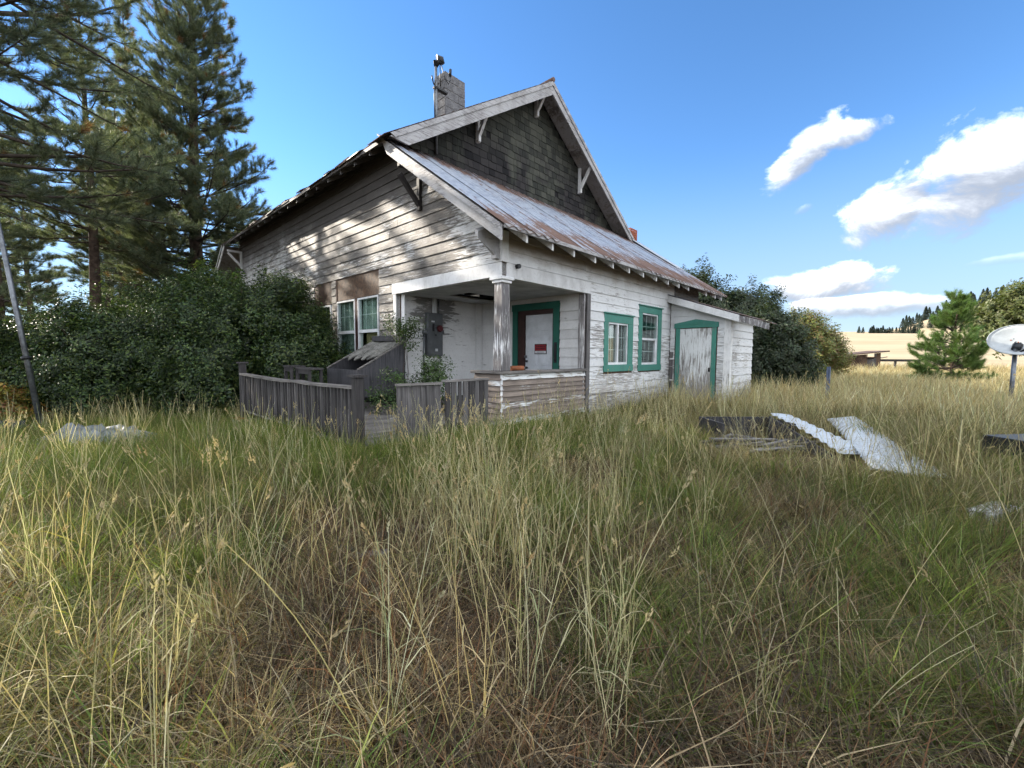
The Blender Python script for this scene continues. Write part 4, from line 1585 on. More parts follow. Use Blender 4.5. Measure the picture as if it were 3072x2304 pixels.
MB().box(bkp(-0.07, 0, 0)[0], bkp(-0.03, 0, 0)[0], bkp(0, 3.34, 0)[1], bkp(0, 4.90, 0)[1], 0.1, 1.84).build('back_panel', MATS['black_inside'], t)
for v in (3.305, 4.925):
    MB().beam(bkp(-1.28, v + 0.01, FZ + 0.012), bkp(-0.03, v + 0.01, sz_(-0.03) + 0.012), 0.06, 0.025).build('rim', MATS['grey_wood_flat'], t)
# lid with a broken lower edge
vs, fs = [], []
nu, nv = 16, 26
for i in range(nu + 1):
    for j in range(nv + 1):
        vv = 3.37 + 1.52 * j / nv
        edge = -0.78 + 0.10 * math.sin(j * 1.1) + 0.05 * math.sin(j * 2.7 + 1) + R.uniform(-0.03, 0.03)
        uu = -0.08 + (edge + 0.08) * i / nu
        q = bkp(uu, vv, sz_(uu) + 0.045 + R.uniform(-0.012, 0.014) - (0.05 * max(0, i / nu - 0.75) * 4 * abs(math.sin(j * 0.8))))
        vs.append(q)
for i in range(nu):
    for j in range(nv):
        k = i * (nv + 1) + j
        fs.append((k, k + 1, k + nv + 2, k + nv + 1))
me = bpy.data.meshes.new('lid')
me.from_pydata(vs, [], fs)
me.materials.append(MATS['lichen'])
o = bpy.data.objects.new('lid', me)
COL.objects.link(o)
o.parent = t
o.modifiers.new('thickness', 'SOLIDIFY').thickness = 0.03
MB().box(bkp(-0.16, 0, 0)[0], bkp(-0.03, 0, 0)[0], bkp(0, 3.28, 0)[1], bkp(0, 4.72, 0)[1], 1.93, 2.07).build('top_board', MATS['plywood_dark'], t)

# two low wooden stools behind the railing
def stool(label, u, v, z, w, h):
    t = thing('wooden_stool', label, 'stool', u, v, z)
    MB().box(-0.17, 0.17, -w / 2, w / 2, h - 0.04, h).build('seat', MATS['dark_wood'], t)
    MB().box(-0.15, -0.12, -w / 2 + 0.05, w / 2 - 0.05, h - 0.14, h - 0.041).build('apron', MATS['dark_wood'], t)
    for sx in (-1, 1):
        for sy in (-1, 1):
            MB().box(sx * 0.13 - 0.03, sx * 0.13 + 0.03, sy * (w / 2 - 0.06) - 0.03, sy * (w / 2 - 0.06) + 0.03, 0.0, h - 0.042).build('leg', MATS['dark_wood'], t)
    return t


stool('dark grey wooden stool behind the deck railing next to the bulkhead', -1.9, 4.45, 0.288, 0.8, 0.98)
stool('weathered wooden stool behind the deck railing, farther from the bulkhead', -2.0, 5.1, 0.288, 0.5, 1.02)

# concrete pier under the railing's far corner
t = thing('concrete_pier', 'rough pale concrete pier under the far corner of the deck railing', 'concrete pier', -2.98, 5.55, 0.0)
m = MB()
m.hexa([(-0.26, -0.24, -0.5), (0.24, -0.26, -0.5), (0.25, 0.26, -0.5), (-0.25, 0.24, -0.5), (-0.20, -0.21, 0.05), (0.2, -0.2, 0.07), (0.2, 0.2, 0.06), (-0.21, 0.19, 0.04)])
m.build('footing', MATS['concrete'], t, 0.02)
m = MB()
m.box(-0.21, 0.0, -0.2, 0.19, 0.072, 0.10)
m.build('brick_cap', MATS['brick'], t, 0.008)

# ------------------------------------------------------------------ yard things
def yard(name, label, cat, x, y, z=None, rz=0.0, group=None):
    return empty(name, (x, y, float(zg(x, y)) if z is None else z), rz, label, cat, group)


# leaning metal pole
t = yard('metal_pole', 'tall leaning grey metal pole before the leafy thicket', 'pole', -10.62, 9.5, -0.3)
MB().tube([(0, 0, 0), (-0.62, 0.15, 3.2), (-1.25, 0.32, 6.4), (-1.75, 0.45, 9.0)], [0.055, 0.048, 0.036, 0.026], 12).build('shaft', MATS['steel_pipe'], t)
MB().tube([(-0.33, 0.08, 1.72), (-0.345, 0.083, 1.79)], 0.09, 12).build('collar', MATS['dark_metal'], t)


def crumple(name, label, cat, x, y, w, d, h, mat, seed, z0=0.0):
    r = np.random.default_rng(seed)
    nx, ny = 26, 16
    vs, fs = [], []
    for i in range(nx + 1):
        for j in range(ny + 1):
            a, b = i / nx - 0.5, j / ny - 0.5
            e = max(0, 1 - (2 * abs(a)) ** 2.2) * max(0, 1 - (2 * abs(b)) ** 2.2)
            n = float(vnoise_s(a * 6 + seed, b * 4)) * 0.6 + float(vnoise_s(a * 14, b * 9 + seed)) * 0.4
            vs.append((a * w + r.normal(0, 0.02), b * d + r.normal(0, 0.02), h * e * (0.15 + 1.2 * n * n + 0.35 * abs(math.sin(a * 31 + b * 17 + seed)) + r.normal(0, 0.06))))
    for i in range(nx):
        for j in range(ny):
            k = i * (ny + 1) + j
            fs.append((k, k + ny + 1, k + ny + 2, k + 1))
    me = bpy.data.meshes.new(name)
    me.from_pydata(vs, [], fs)
    me.polygons.foreach_set('use_smooth', np.ones(len(fs), dtype=bool))
    me.materials.append(mat)
    o = bpy.data.objects.new(name, me)
    COL.objects.link(o)
    o.location = (x, y, float(zg(x, y)) + z0)
    return tag(o, label, cat)


def vnoise_s(x, y):
    s = 0.0
    for k, (a, b, c) in enumerate(((1.3, 2.1, 0.3), (2.7, -1.9, 1.7), (-1.1, 3.3, 2.9))):
        s += math.sin(a * x + b * y + c) * 0.33
    return 0.5 + 0.5 * s


crumple('tarp', 'crumpled pale grey plastic tarp in the grass by the thicket', 'tarp', -8.3, 8.4, 2.3, 1.0, 0.34, MATS['tarp'], 3, 0.06)
crumple('tarp', 'dark blue tarp heap at the foot of the leaning pole', 'tarp', -10.9, 8.9, 1.3, 0.8, 0.45, MATS['tarp_blue'], 8, 0.05)

# low plank frame and scrap lumber by the sheet metal
t = yard('garden_box', 'low open box of dark weathered boards before the lean-to', 'garden box', 4.30, 7.75, 0.0, math.radians(2))
for (x0, x1, y0, y1) in ((-0.62, 0.60, 0.36, 0.40), (-0.66, -0.62, -0.45, 0.42), (0.601, 0.64, -0.45, 0.42)):
    MB().box(x0, x1, y0, y1, 0.24, 0.43).build('board', MATS['plywood_dark'], t)
    MB().box(x0, x1, y0, y1, 0.03, 0.23).build('board', MATS['plywood_dark'], t)
MB().box(-0.62, 0.60, -0.4, 0.35, 0.0, 0.03).build('bottom', MATS['black_inside'], t)
t = yard('lumber_pile', 'heap of grey broken planks in front of the low garden box', 'lumber pile', 4.1, 7.0, 0.0)
for i in range(30):
    L = R.uniform(0.5, 1.5)
    a = R.gauss(0.0, 0.28)
    x, y = R.uniform(-0.5, 0.55), R.uniform(-0.35, 0.45)
    z = 0.06 + 0.24 * R.random() * (1 - abs(x))
    d = Vector((math.cos(a) * L / 2, math.sin(a) * L / 2, R.uniform(-0.05, 0.05)))
    c = Vector((x, y, z))
    m = MB()
    m.beam(c - d, c + d, R.uniform(0.05, 0.12), R.uniform(0.015, 0.03))
    m.build('plank', MATS['grey_wood_flat'] if i % 3 else MATS['dark_wood'], t)


def sheet_quad(name, label, p, waves, mat, amp=0.016, along='b', nseg=8, curl=0.0, group=None):
    """corrugated sheet over the quad p0 p1 p2 p3 (p0-p1 one end, p3-p2 the other)"""
    P = [Vector(q) for q in p]
    c = sum(P, Vector()) / 4
    n = waves * 6
    nrm = (P[1] - P[0]).cross(P[3] - P[0]).normalized()
    if nrm.z < 0:
        nrm = -nrm
    vs, fs = [], []
    for j in range(nseg + 1):
        for i in range(n + 1):
            s, t_ = (j / nseg, i / n)      # waves run across the long way
            q = P[0].lerp(P[1], s).lerp(P[3].lerp(P[2], s), t_)
            q = q - c + nrm * (amp * math.cos(2 * math.pi * waves * t_) + 0.03 * math.sin(3.1 * t_ + 2 * s) + curl * s * s)
            vs.append(tuple(q))
    for j in range(nseg):
        for i in range(n):
            k = j * (n + 1) + i
            fs.append((k, k + 1, k + n + 2, k + n + 1))
    me = bpy.data.meshes.new(name)
    me.from_pydata(vs, [], fs)
    me.polygons.foreach_set('use_smooth', np.ones(len(fs), dtype=bool))
    me.materials.append(mat)
    o = bpy.data.objects.new(name, me)
    COL.objects.link(o)
    o.location = c
    o.modifiers.new('thickness', 'SOLIDIFY').thickness = 0.003
    return tag(o, label, 'metal sheet', group)


sheet_quad('corrugated_sheet', 'pale corrugated metal sheet tilted up against the low garden box', [(4.88, 7.95, 0.52), (5.34, 8.05, 0.44), (5.62, 6.35, 0.16), (4.95, 6.25, 0.14)], 10, MATS['galv_sheet'], 0.014)
sheet_quad('corrugated_sheet', 'long pale corrugated metal sheet lying flat in the grass', [(6.75, 9.0, 0.26), (7.45, 9.15, 0.22), (5.55, 5.25, 0.06), (4.75, 5.5, 0.12)], 26, MATS['galv_sheet'], 0.022, curl=0.05)
t = yard('board_wedge', 'dark triangular plywood side propping up the tilted metal sheet', 'board', 4.9, 7.2, 0.0)
m = MB()
m.poly([(-0.06, 0.72, 0.02), (-0.06, 0.72, 0.48), (-0.02, -0.85, 0.10), (-0.02, -0.85, 0.02)], (0.03, 0, 0))
m.build('side', MATS['plywood_dark'], t)

# scattered boards
for (x, y, L, a, lab, mt) in ((-0.98, 3.62, 0.42, 0.35, 'short pale board lying in the trampled grass near the middle', 'grey_wood_flat'),
                              (-1.12, 3.15, 0.34, 0.15, 'narrow splintered board in the trampled grass, nearest the camera', 'grey_wood_flat'),
                              (-1.32, 3.24, 0.22, -0.5, 'stubby dark board end in the trampled grass', 'dark_wood'),
                              (4.6, 3.95, 0.5, 0.35, 'pale weathered slab among the grass near the dark metal box', 'paint_column')):
    m = MB()
    d = Vector((math.cos(a) * L / 2, math.sin(a) * L / 2, 0.01))
    m.beam(-d, d, 0.085 if x < 0 else 0.2, 0.022 if x < 0 else 0.09)
    o = m.build('board', MATS[mt], None, 0.004)
    o.location = (x, y, float(zg(x, y)) + (0.055 if x < 0 else 0.11))
    tag(o, lab, 'board')

# dark metal box frame cut by the right edge of the view
t = yard('metal_box', 'black metal box on legs at the far right edge of the yard', 'metal box', 6.95, 5.55, 0.0, math.radians(8))
MB().box(-0.42, 0.5, -0.25, 0.3, 0.31, 0.54).build('tray', MATS['dark_metal'], t, 0.01)
for (x, y) in ((-0.36, -0.2), (0.44, -0.2), (-0.36, 0.25), (0.44, 0.25)):
    MB().box(x - 0.03, x + 0.03, y - 0.03, y + 0.03, -0.05, 0.309).build('leg', MATS['dark_metal'], t)

# blue fence post
t = yard('fence_post', 'lone blue grey steel fence post standing in the tall grass', 'fence post', 10.45, 14.0)
MB().box(-0.055, 0.055, -0.02, 0.02, -0.2, 1.28).build('flange', MATS['blue_post'], t)
MB().box(-0.012, 0.012, -0.07, -0.0201, -0.2, 1.28).build('web', MATS['blue_post'], t)

# satellite dish
t = yard('satellite_dish', 'large pale satellite dish on a steel pole cut by the right edge', 'satellite dish', 14.17, 12.0)
MB().tube([(0, 0, -0.2), (0.02, 0, 1.9)], 0.05, 12).build('pole', MATS['steel_pipe'], t)
nrm = Vector((-0.58, -0.49, 0.65)).normalized()
ctr = Vector((0.17, 0.06, 2.14))
ax1 = nrm.cross(Vector((0, 0, 1))).normalized()
ax2 = nrm.cross(ax1).normalized()
vs, fs = [tuple(ctr - nrm * 0.16)], []
nr, na = 7, 40
for i in range(1, nr + 1):
    q = i / nr
    for k in range(na):
        a = 2 * math.pi * k / na
        vs.append(tuple(ctr + (ax1 * math.cos(a) * 0.60 + ax2 * math.sin(a) * 0.56) * q - nrm * 0.16 * (1 - q * q)))
for k in range(na):
    fs.append((0, 1 + k, 1 + (k + 1) % na))
for i in range(nr - 1):
    b = 1 + i * na
    for k in range(na):
        fs.append((b + k, b + na + k, b + na + (k + 1) % na, b + (k + 1) % na))
me = bpy.data.meshes.new('reflector')
me.from_pydata(vs, [], fs)
me.polygons.foreach_set('use_smooth', np.ones(len(fs), dtype=bool))
me.materials.append(MATS['dish'])
o = bpy.data.objects.new('reflector', me)
COL.objects.link(o)
o.parent = t
o.modifiers.new('thickness', 'SOLIDIFY').thickness = 0.02
m = MB()
m.tube([ctr + (ax1 * math.cos(a) * 0.605 + ax2 * math.sin(a) * 0.565) for a in np.linspace(0, 2 * math.pi, 41)], 0.014, 6, cap=False)
m.build('rim', MATS['dish'], t)
m = MB()
foot = ctr + ax2 * (-0.0) + Vector((-0.05, -0.1, -0.42))
m.tube([(0.05, -0.1, 1.78), (0.42, -0.35, 2.18), (0.72, -0.55, 2.55)], 0.028, 8)
m.build('feed_arm', MATS['dark_metal'], t)
MB().tube([(0.70, -0.54, 2.50), (0.66, -0.5, 2.66)], [0.06, 0.045], 10).build('feed_horn', MATS['dark_metal'], t)
MB().tube([(0.02, 0, 1.85), (0.12, 0.03, 1.98)], [0.09, 0.11], 10).build('mount', MATS['dark_metal'], t)
for i in range(9):
    a, q = R.uniform(0, 6.28), R.uniform(0.05, 0.35)
    c = ctr + (ax1 * math.cos(a) * 0.6 + ax2 * math.sin(a) * 0.56) * q - nrm * 0.16 * (1 - q * q)
    m = MB()
    m.tube([c - nrm * 0.005, c + nrm * 0.014], R.uniform(0.010, 0.02), 7)
    m.build('bolt', MATS['brick'] if i % 3 == 0 else MATS['dark_metal'], t)

# far shed in the field
t = yard('field_shed', 'small brown plank shed with a sloping dark roof in the golden field', 'shed', 36.0, 45.0, None, math.radians(-6))
n = 20
for i in range(n):
    x = -2.0 + 3.95 * i / n
    zt_ = 1.62 + 0.11 * (x + 2.0)
    MB().box(x, x + 0.19, -1.2 + R.uniform(-0.01, 0.01), -1.15, 0.0, zt_ - (0.55 if i in (13, 14, 15, 16) else 0.0)).build('plank', MATS['far_wood'] if i not in (13, 14, 15, 16, 17) else MATS['grey_wood'], t)
MB().box(-2.0, 1.95, -1.149, 1.2, 0.0, 1.60).build('shed_body', MATS['black_inside'], t)
MB().hexa([(-2.6, -1.6, 1.62), (2.5, -1.6, 2.16), (2.5, 1.5, 2.16), (-2.6, 1.5, 1.62), (-2.6, -1.6, 1.70), (2.5, -1.6, 2.28), (2.5, 1.5, 2.28), (-2.6, 1.5, 1.70)]).build('roof', MATS['old_roof'], t)
MB().box(-2.0, 1.95, -1.23, -1.201, 1.5, 1.62).build('header', MATS['far_wood'], t)
MB().box(0.58, 0.66, -1.24, -1.201, 0.0, 1.9).build('door_post', MATS['far_wood'], t)
t = yard('timber_rail', 'low dark timber rail in the golden field beside the shed', 'timber', 41.5, 46.0)
MB().box(-2.9, 2.9, -0.1, 0.1, 1.12, 1.36).build('rail', MATS['dark_wood'], t)
MB().beam((-2.6, 0, 1.3), (-0.9, 0, 1.62), 0.07, 0.07).build('loose_pole', MATS['dark_wood'], t)
for x in (-2.6, 0, 2.6):
    MB().box(x - 0.08, x + 0.08, -0.08, 0.08, 0.0, 1.119).build('post', MATS['dark_wood'], t)

# ------------------------------------------------------------------ scattering by geometry nodes
def mesh_np(name, verts, faces, cols, mat):
    """verts (n,3), faces list of tuples or (m,k) array, cols (n,3) per vertex"""
    me = bpy.data.meshes.new(name)
    verts = np.asarray(verts, dtype=np.float32)
    faces = np.asarray(faces, dtype=np.int32)
    me.vertices.add(len(verts))
    me.vertices.foreach_set('co', verts.ravel())
    k = faces.shape[1]
    me.loops.add(faces.size)
    me.loops.foreach_set('vertex_index', faces.ravel())
    me.polygons.add(len(faces))
    me.polygons.foreach_set('loop_start', np.arange(0, faces.size, k, dtype=np.int32))
    me.polygons.foreach_set('loop_total', np.full(len(faces), k, dtype=np.int32))
    if cols is not None:
        at = me.color_attributes.new('Col', 'FLOAT_COLOR', 'POINT')
        c = np.ones((len(verts), 4), dtype=np.float32)
        c[:, :3] = cols
        at.data.foreach_set('color', c.ravel())
    me.materials.append(mat)
    me.update()
    me.validate()
    return me


def proto_collection(name, meshes):
    c = bpy.data.collections.new(name)
    for i, me in enumerate(meshes):
        o = bpy.data.objects.new('%s_%02d' % (name, i), me)
        c.objects.link(o)
    nt = bpy.data.node_groups.new(name + '_scatter', 'GeometryNodeTree')
    nt.interface.new_socket('Geometry', in_out='INPUT', socket_type='NodeSocketGeometry')
    nt.interface.new_socket('Geometry', in_out='OUTPUT', socket_type='NodeSocketGeometry')
    gi = nt.nodes.new('NodeGroupInput')
    go = nt.nodes.new('NodeGroupOutput')
    ci = nt.nodes.new('GeometryNodeCollectionInfo')
    ci.inputs['Collection'].default_value = c
    ci.inputs['Separate Children'].default_value = True
    ci.inputs['Reset Children'].default_value = True
    ip = nt.nodes.new('GeometryNodeInstanceOnPoints')
    ip.inputs['Pick Instance'].default_value = True

    def attr(nm, ty):
        a = nt.nodes.new('GeometryNodeInputNamedAttribute')
        a.data_type = ty
        a.inputs['Name'].default_value = nm
        return a.outputs['Attribute']
    nt.links.new(gi.outputs[0], ip.inputs['Points'])
    nt.links.new(ci.outputs[0], ip.inputs['Instance'])
    nt.links.new(attr('idx', 'INT'), ip.inputs['Instance Index'])
    er = nt.nodes.new('FunctionNodeEulerToRotation')
    nt.links.new(attr('rot', 'FLOAT_VECTOR'), er.inputs[0])
    nt.links.new(er.outputs[0], ip.inputs['Rotation'])
    nt.links.new(attr('scl', 'FLOAT_VECTOR'), ip.inputs['Scale'])
    nt.links.new(ip.outputs[0], go.inputs[0])
    return (nt, len(meshes), meshes[0].materials[0])


def scatter(name, proto, pos, rot, scl, idx, parent=None, loc=None):
    nt, n, mat = proto
    pos = np.asarray(pos, dtype=np.float32)
    me = bpy.data.meshes.new(name)
    me.vertices.add(len(pos))
    me.vertices.foreach_set('co', pos.ravel())
    a = me.attributes.new('rot', 'FLOAT_VECTOR', 'POINT')
    a.data.foreach_set('vector', np.asarray(rot, dtype=np.float32).ravel())
    scl = np.asarray(scl, dtype=np.float32)
    if scl.ndim == 1:
        scl = np.repeat(scl[:, None], 3, axis=1)
    a = me.attributes.new('scl', 'FLOAT_VECTOR', 'POINT')
    a.data.foreach_set('vector', np.ascontiguousarray(scl).ravel())
    a = me.attributes.new('idx', 'INT', 'POINT')
    a.data.foreach_set('value', np.asarray(idx, dtype=np.int32).ravel())
    me.materials.append(mat)
    o = bpy.data.objects.new(name, me)
    COL.objects.link(o)
    o.parent = parent
    if loc is not None:
        o.location = loc
    md = o.modifiers.new('scatter', 'NODES')
    md.node_group = nt
    o['kind'] = 'stuff'
    return o


def dir_euler(d):
    d = np.asarray(d, float)
    d = d / np.linalg.norm(d, axis=1, keepdims=True)
    th = np.arccos(np.clip(d[:, 2], -1, 1))
    ph = np.arctan2(d[:, 1], d[:, 0])
    return np.stack([np.zeros_like(th), th, ph], axis=1)


# ------------------------------------------------------------------ grass prototypes
def blade_mesh(name, seed, n, rad, h0, h1, width, lean, droop, palette, seg=4, tip=None, stem=0):
    r = np.random.default_rng(seed)
    az = r.uniform(0, 2 * np.pi, n)
    rr = rad * np.sqrt(r.uniform(0, 1, n))
    base = np.stack([np.cos(az) * rr, np.sin(az) * rr, np.full(n, -0.03)], 1)
    dirz = az + r.normal(0, 0.9, n)
    h = r.uniform(h0, h1, n)
    le = np.abs(r.normal(lean, lean * 0.6, n))
    dr = np.abs(r.normal(droop, droop * 0.6, n))
    face = r.uniform(0, 2 * np.pi, n)
    wd = width * r.uniform(0.6, 1.3, n)
    pal = np.array(palette)
    col = pal[r.integers(0, len(pal), n)] * (r.uniform(0.55, 1.2, n) * np.where(r.uniform(0, 1, n) < 0.14, 1.5, 1.0))[:, None]
    rows = seg + 1
    V = np.zeros((n, rows, 2, 3))
    C = np.zeros((n, rows, 2, 3))
    d2 = np.stack([np.cos(dirz), np.sin(dirz), np.zeros(n)], 1)
    side = np.stack([np.cos(face), np.sin(face), np.zeros(n)], 1)
    for j in range(rows):
        t = j / seg
        ang = le + dr * t * t
        zz = h * (t * np.cos(le * 0.6) - 0.35 * dr * t ** 3)
        out = h * (np.sin(le) * t + 0.55 * dr * t ** 2.2)
        c = base + d2 * out[:, None]
        c[:, 2] += np.maximum(zz, 0.01 * t)
        w = wd * (1 - t ** 1.6) * (0.75 + 0.25 * np.sin(np.pi * min(1, t + 0.3))) + 0.0004
        V[:, j, 0] = c - side * w[:, None] * 0.5
        V[:, j, 1] = c + side * w[:, None] * 0.5
        sh = np.array([1.0, 1.0, 1.0]) if tip is None else (1 - t ** 2) + np.array(tip) * t ** 2
        C[:, j, 0] = col * sh
        C[:, j, 1] = col * sh
    idx = np.arange(n * rows * 2).reshape(n, rows, 2)
    F = np.stack([idx[:, :-1, 0], idx[:, :-1, 1], idx[:, 1:, 1], idx[:, 1:, 0]], -1).reshape(-1, 4)
    return V.reshape(-1, 3).astype(np.float32), F.astype(np.int32), C.reshape(-1, 3).astype(np.float32)


GREEN = [(0.10, 0.155, 0.032), (0.13, 0.185, 0.04), (0.075, 0.125, 0.03), (0.17, 0.205, 0.06), (0.115, 0.155, 0.055)]
OLIVE = [(0.145, 0.15, 0.055), (0.115, 0.13, 0.05), (0.18, 0.17, 0.07), (0.21, 0.185, 0.09), (0.10, 0.12, 0.045)]
DRY = [(0.25, 0.20, 0.115), (0.30, 0.25, 0.155), (0.20, 0.155, 0.09), (0.36, 0.31, 0.21), (0.17, 0.125, 0.075), (0.24, 0.16, 0.09)]
THATCH = [(0.16, 0.115, 0.07), (0.22, 0.16, 0.10), (0.10, 0.07, 0.046), (0.33, 0.26, 0.175), (0.15, 0.08, 0.048), (0.065, 0.05, 0.038), (0.05, 0.04, 0.032)]
GOLD = [(0.45, 0.36, 0.21), (0.39, 0.30, 0.165), (0.52, 0.44, 0.29), (0.33, 0.26, 0.14)]

BROWN = [(0.20, 0.155, 0.095), (0.16, 0.12, 0.07), (0.25, 0.20, 0.125), (0.13, 0.11, 0.055), (0.18, 0.16, 0.08)]
KIND = {}


def reg(name, lst):
    KIND[name] = lst


reg('green', [blade_mesh('green_tuft', 20 + i, 36, 0.09, 0.20, 0.58, 0.0078, 0.30, 0.55, GREEN + OLIVE[:2], 3, (1.15, 1.05, 0.8)) for i in range(4)])
reg('olive', [blade_mesh('olive_tuft', 30 + i, 37, 0.11, 0.18, 0.55, 0.0064, 0.36, 0.6, OLIVE + DRY[:2] + GREEN[:1], 3, (1.2, 1.1, 0.9)) for i in range(4)])
reg('dry', [blade_mesh('dry_tuft', 40 + i, 37, 0.10, 0.20, 0.66, 0.0056, 0.32, 0.5, DRY + OLIVE[2:4], 3) for i in range(4)])
reg('thatch', [blade_mesh('thatch', 50 + i, 30, 0.20, 0.16, 0.42, 0.0070, 1.25, 0.5, THATCH, 2) for i in range(4)])


def stalk_mesh(name, seed, n, h0, h1, lean, head, palette, lod):
    r = np.random.default_rng(seed)
    V, F, C = [], [], []
    pal = np.array(palette)

    def ribbon(pts, w0, w1, col):
        pts = np.asarray(pts)
        k = len(pts)
        for side in (np.array([0.8, 0.6, 0]),):
            b = len(V)
            for j, q in enumerate(pts):
                w = w0 + (w1 - w0) * j / (k - 1)
                V.append(q - side * w / 2)
                V.append(q + side * w / 2)
                C.append(col)
                C.append(col)
            for j in range(k - 1):
                F.append((b + 2 * j, b + 2 * j + 1, b + 2 * j + 3, b + 2 * j + 2))

    for s in range(n):
        a = r.uniform(0, 2 * np.pi)
        base = np.array([math.cos(a), math.sin(a), 0]) * r.uniform(0, 0.09)
        d = a + r.normal(0, 1.0)
        le = abs(r.normal(lean, lean * 0.7))
        h = r.uniform(h0, h1)
        bend = r.uniform(0.0, 0.22)
        col = pal[r.integers(0, len(pal))] * r.uniform(0.8, 1.15)
        pts = []
        ns = 6 if lod == 1 else 2
        for j in range(ns + 1):
            t = j / ns
            o = h * (math.sin(le) * t + bend * t ** 2.5)
            pts.append(base + np.array([math.cos(d) * o, math.sin(d) * o, h * math.cos(le) * t - 0.3 * h * bend * t ** 3 - 0.03]))
        ribbon(pts, 0.0048 * (1 if lod == 1 else 1.9), 0.0025 * (1 if lod == 1 else 1.9), col)
        if lod == 1 and r.random() < 0.6:   # a dry leaf off the stem
            q = pts[r.integers(1, 4)]
            da = r.uniform(0, 2 * np.pi)
            L = r.uniform(0.12, 0.28)
            lp = [q + np.array([math.cos(da) * L * t, math.sin(da) * L * t, L * (0.9 * t - 0.9 * t * t)]) for t in (0, 0.33, 0.66, 1.0)]
            b = len(V)
            sd = np.array([-math.sin(da), math.cos(da), 0]) * 0.0035
            for j, x in enumerate(lp):
                k = 1 - j / 3.2
                V.append(x - sd * k)
                V.append(x + sd * k)
                C.append(col * 0.95)
                C.append(col * 0.95)
            for j in range(3):
                F.append((b + 2 * j, b + 2 * j + 1, b + 2 * j + 3, b + 2 * j + 2))
        if head and r.random() < head:
            tipv = pts[-1]
            ax = (pts[-1] - pts[-2])
            ax = ax / np.linalg.norm(ax)
            L = r.uniform(0.045, 0.105)
            hc = np.array([0.36, 0.29, 0.18]) * r.uniform(0.75, 1.2)
            for k in range(16):
                t = r.uniform(0, 1)
                rad = 0.0065 * math.sin(math.pi * (0.12 + 0.82 * t)) + 0.002
                an = r.uniform(0, 2 * np.pi)
                s1 = np.cross(ax, [0.3, 0.5, 0.81])
                s1 /= np.linalg.norm(s1)
                s2 = np.cross(ax, s1)
                c = tipv + ax * (L * t - 0.01) + (s1 * math.cos(an) + s2 * math.sin(an)) * rad * 0.6
                o = (s1 * math.cos(an) + s2 * math.sin(an)) * rad + ax * 0.004
                lat = np.cross(ax, o)
                lat = lat / (np.linalg.norm(lat) + 1e-9) * 0.0045
                up_ = ax * 0.011
                b = len(V)
                for q in (c - up_ * 0.4, c + lat + o * 0.5, c + up_ + o, c - lat + o * 0.5):
                    V.append(q)
                    C.append(hc * r.uniform(0.8, 1.2))
                F.append((b, b + 1, b + 2, b + 3))
    return np.array(V, dtype=np.float32), np.array(F, dtype=np.int32), np.array(C, dtype=np.float32)


STRAW = [(0.44, 0.38, 0.23), (0.37, 0.32, 0.19), (0.52, 0.45, 0.29), (0.30, 0.25, 0.14), (0.27, 0.27, 0.14)]
reg('broad', [blade_mesh('broad_grass', 110 + i, 14, 0.07, 0.25, 0.60, 0.016, 0.35, 0.85, [(0.13, 0.19, 0.045), (0.17, 0.22, 0.055), (0.10, 0.15, 0.04), (0.22, 0.22, 0.07)], 4, (1.25, 1.1, 0.7)) for i in range(3)])
reg('stalk', [stalk_mesh('stalks', 60 + i, 6, 0.55, 1.05, 0.13, 0.35, STRAW, 1) for i in range(5)])
reg('lean', [stalk_mesh('leaning_stalks', 70 + i, 3, 0.6, 1.1, 0.6, 0.15, STRAW, 1) for i in range(4)])
reg('stalk_far', [stalk_mesh('stalks', 65 + i, 7, 0.55, 1.05, 0.15, 0.0, STRAW, 2) for i in range(3)])
reg('tall_green', [blade_mesh('tall_green', 80 + i, 22, 0.12, 0.40, 0.85, 0.0125, 0.22, 0.5, GREEN + OLIVE[:1], 2, (1.2, 1.1, 0.8)) for i in range(3)])
reg('tall_brown', [blade_mesh('tall_brown', 90 + i, 24, 0.15, 0.35, 0.80, 0.0085, 0.30, 0.4, BROWN, 2) for i in range(3)])
reg('mid_olive', [blade_mesh('mid_olive', 95 + i, 24, 0.14, 0.25, 0.62, 0.0095, 0.34, 0.5, OLIVE + BROWN[:2], 2) for i in range(3)])
reg('gold', [blade_mesh('gold_tuft', 100 + i, 13, 0.30, 0.40, 0.90, 0.028, 0.22, 0.4, GOLD, 2) for i in range(3)])


def vnoise(x, y, scale, seed):
    """smooth value noise in numpy"""
    r = np.random.default_rng(seed)
    tab = r.uniform(0, 1, (64, 64))
    x = np.asarray(x) * scale + 1000.0
    y = np.asarray(y) * scale + 1000.0
    xi, yi = np.floor(x).astype(int), np.floor(y).astype(int)
    fx, fy = x - xi, y - yi
    fx, fy = fx * fx * (3 - 2 * fx), fy * fy * (3 - 2 * fy)
    t = lambda a, b: tab[a % 64, b % 64]
    return (t(xi, yi) * (1 - fx) + t(xi + 1, yi) * fx) * (1 - fy) + (t(xi, yi + 1) * (1 - fx) + t(xi + 1, yi + 1) * fx) * fy


def wedge(n, r0, r1, a0=-56, a1=56):
    """points spread over a wedge of the yard before the camera"""
    r = np.sqrt(rng.uniform(r0 * r0, r1 * r1, n))
    a = np.radians(rng.uniform(a0, a1, n))
    return np.sin(a) * r, np.cos(a) * r


def blocked(x, y):
    q = np.stack([x - ORG.x, y - ORG.y], 1)
    u = q @ np.array([RDIR.x, RDIR.y])
    v = q @ np.array([LDIR.x, LDIR.y])
    house_in = (u > -0.05) & (u < 10.2) & (v > -0.05) & (v < 19)
    lean_in = (u > 7.6) & (u < 10.2) & (v > -1.95) & (v < 0.1)
    deck_in = (u > -2.95) & (u < 0) & (v > -0.05) & (v < 5.6)
    return house_in | lean_in | deck_in


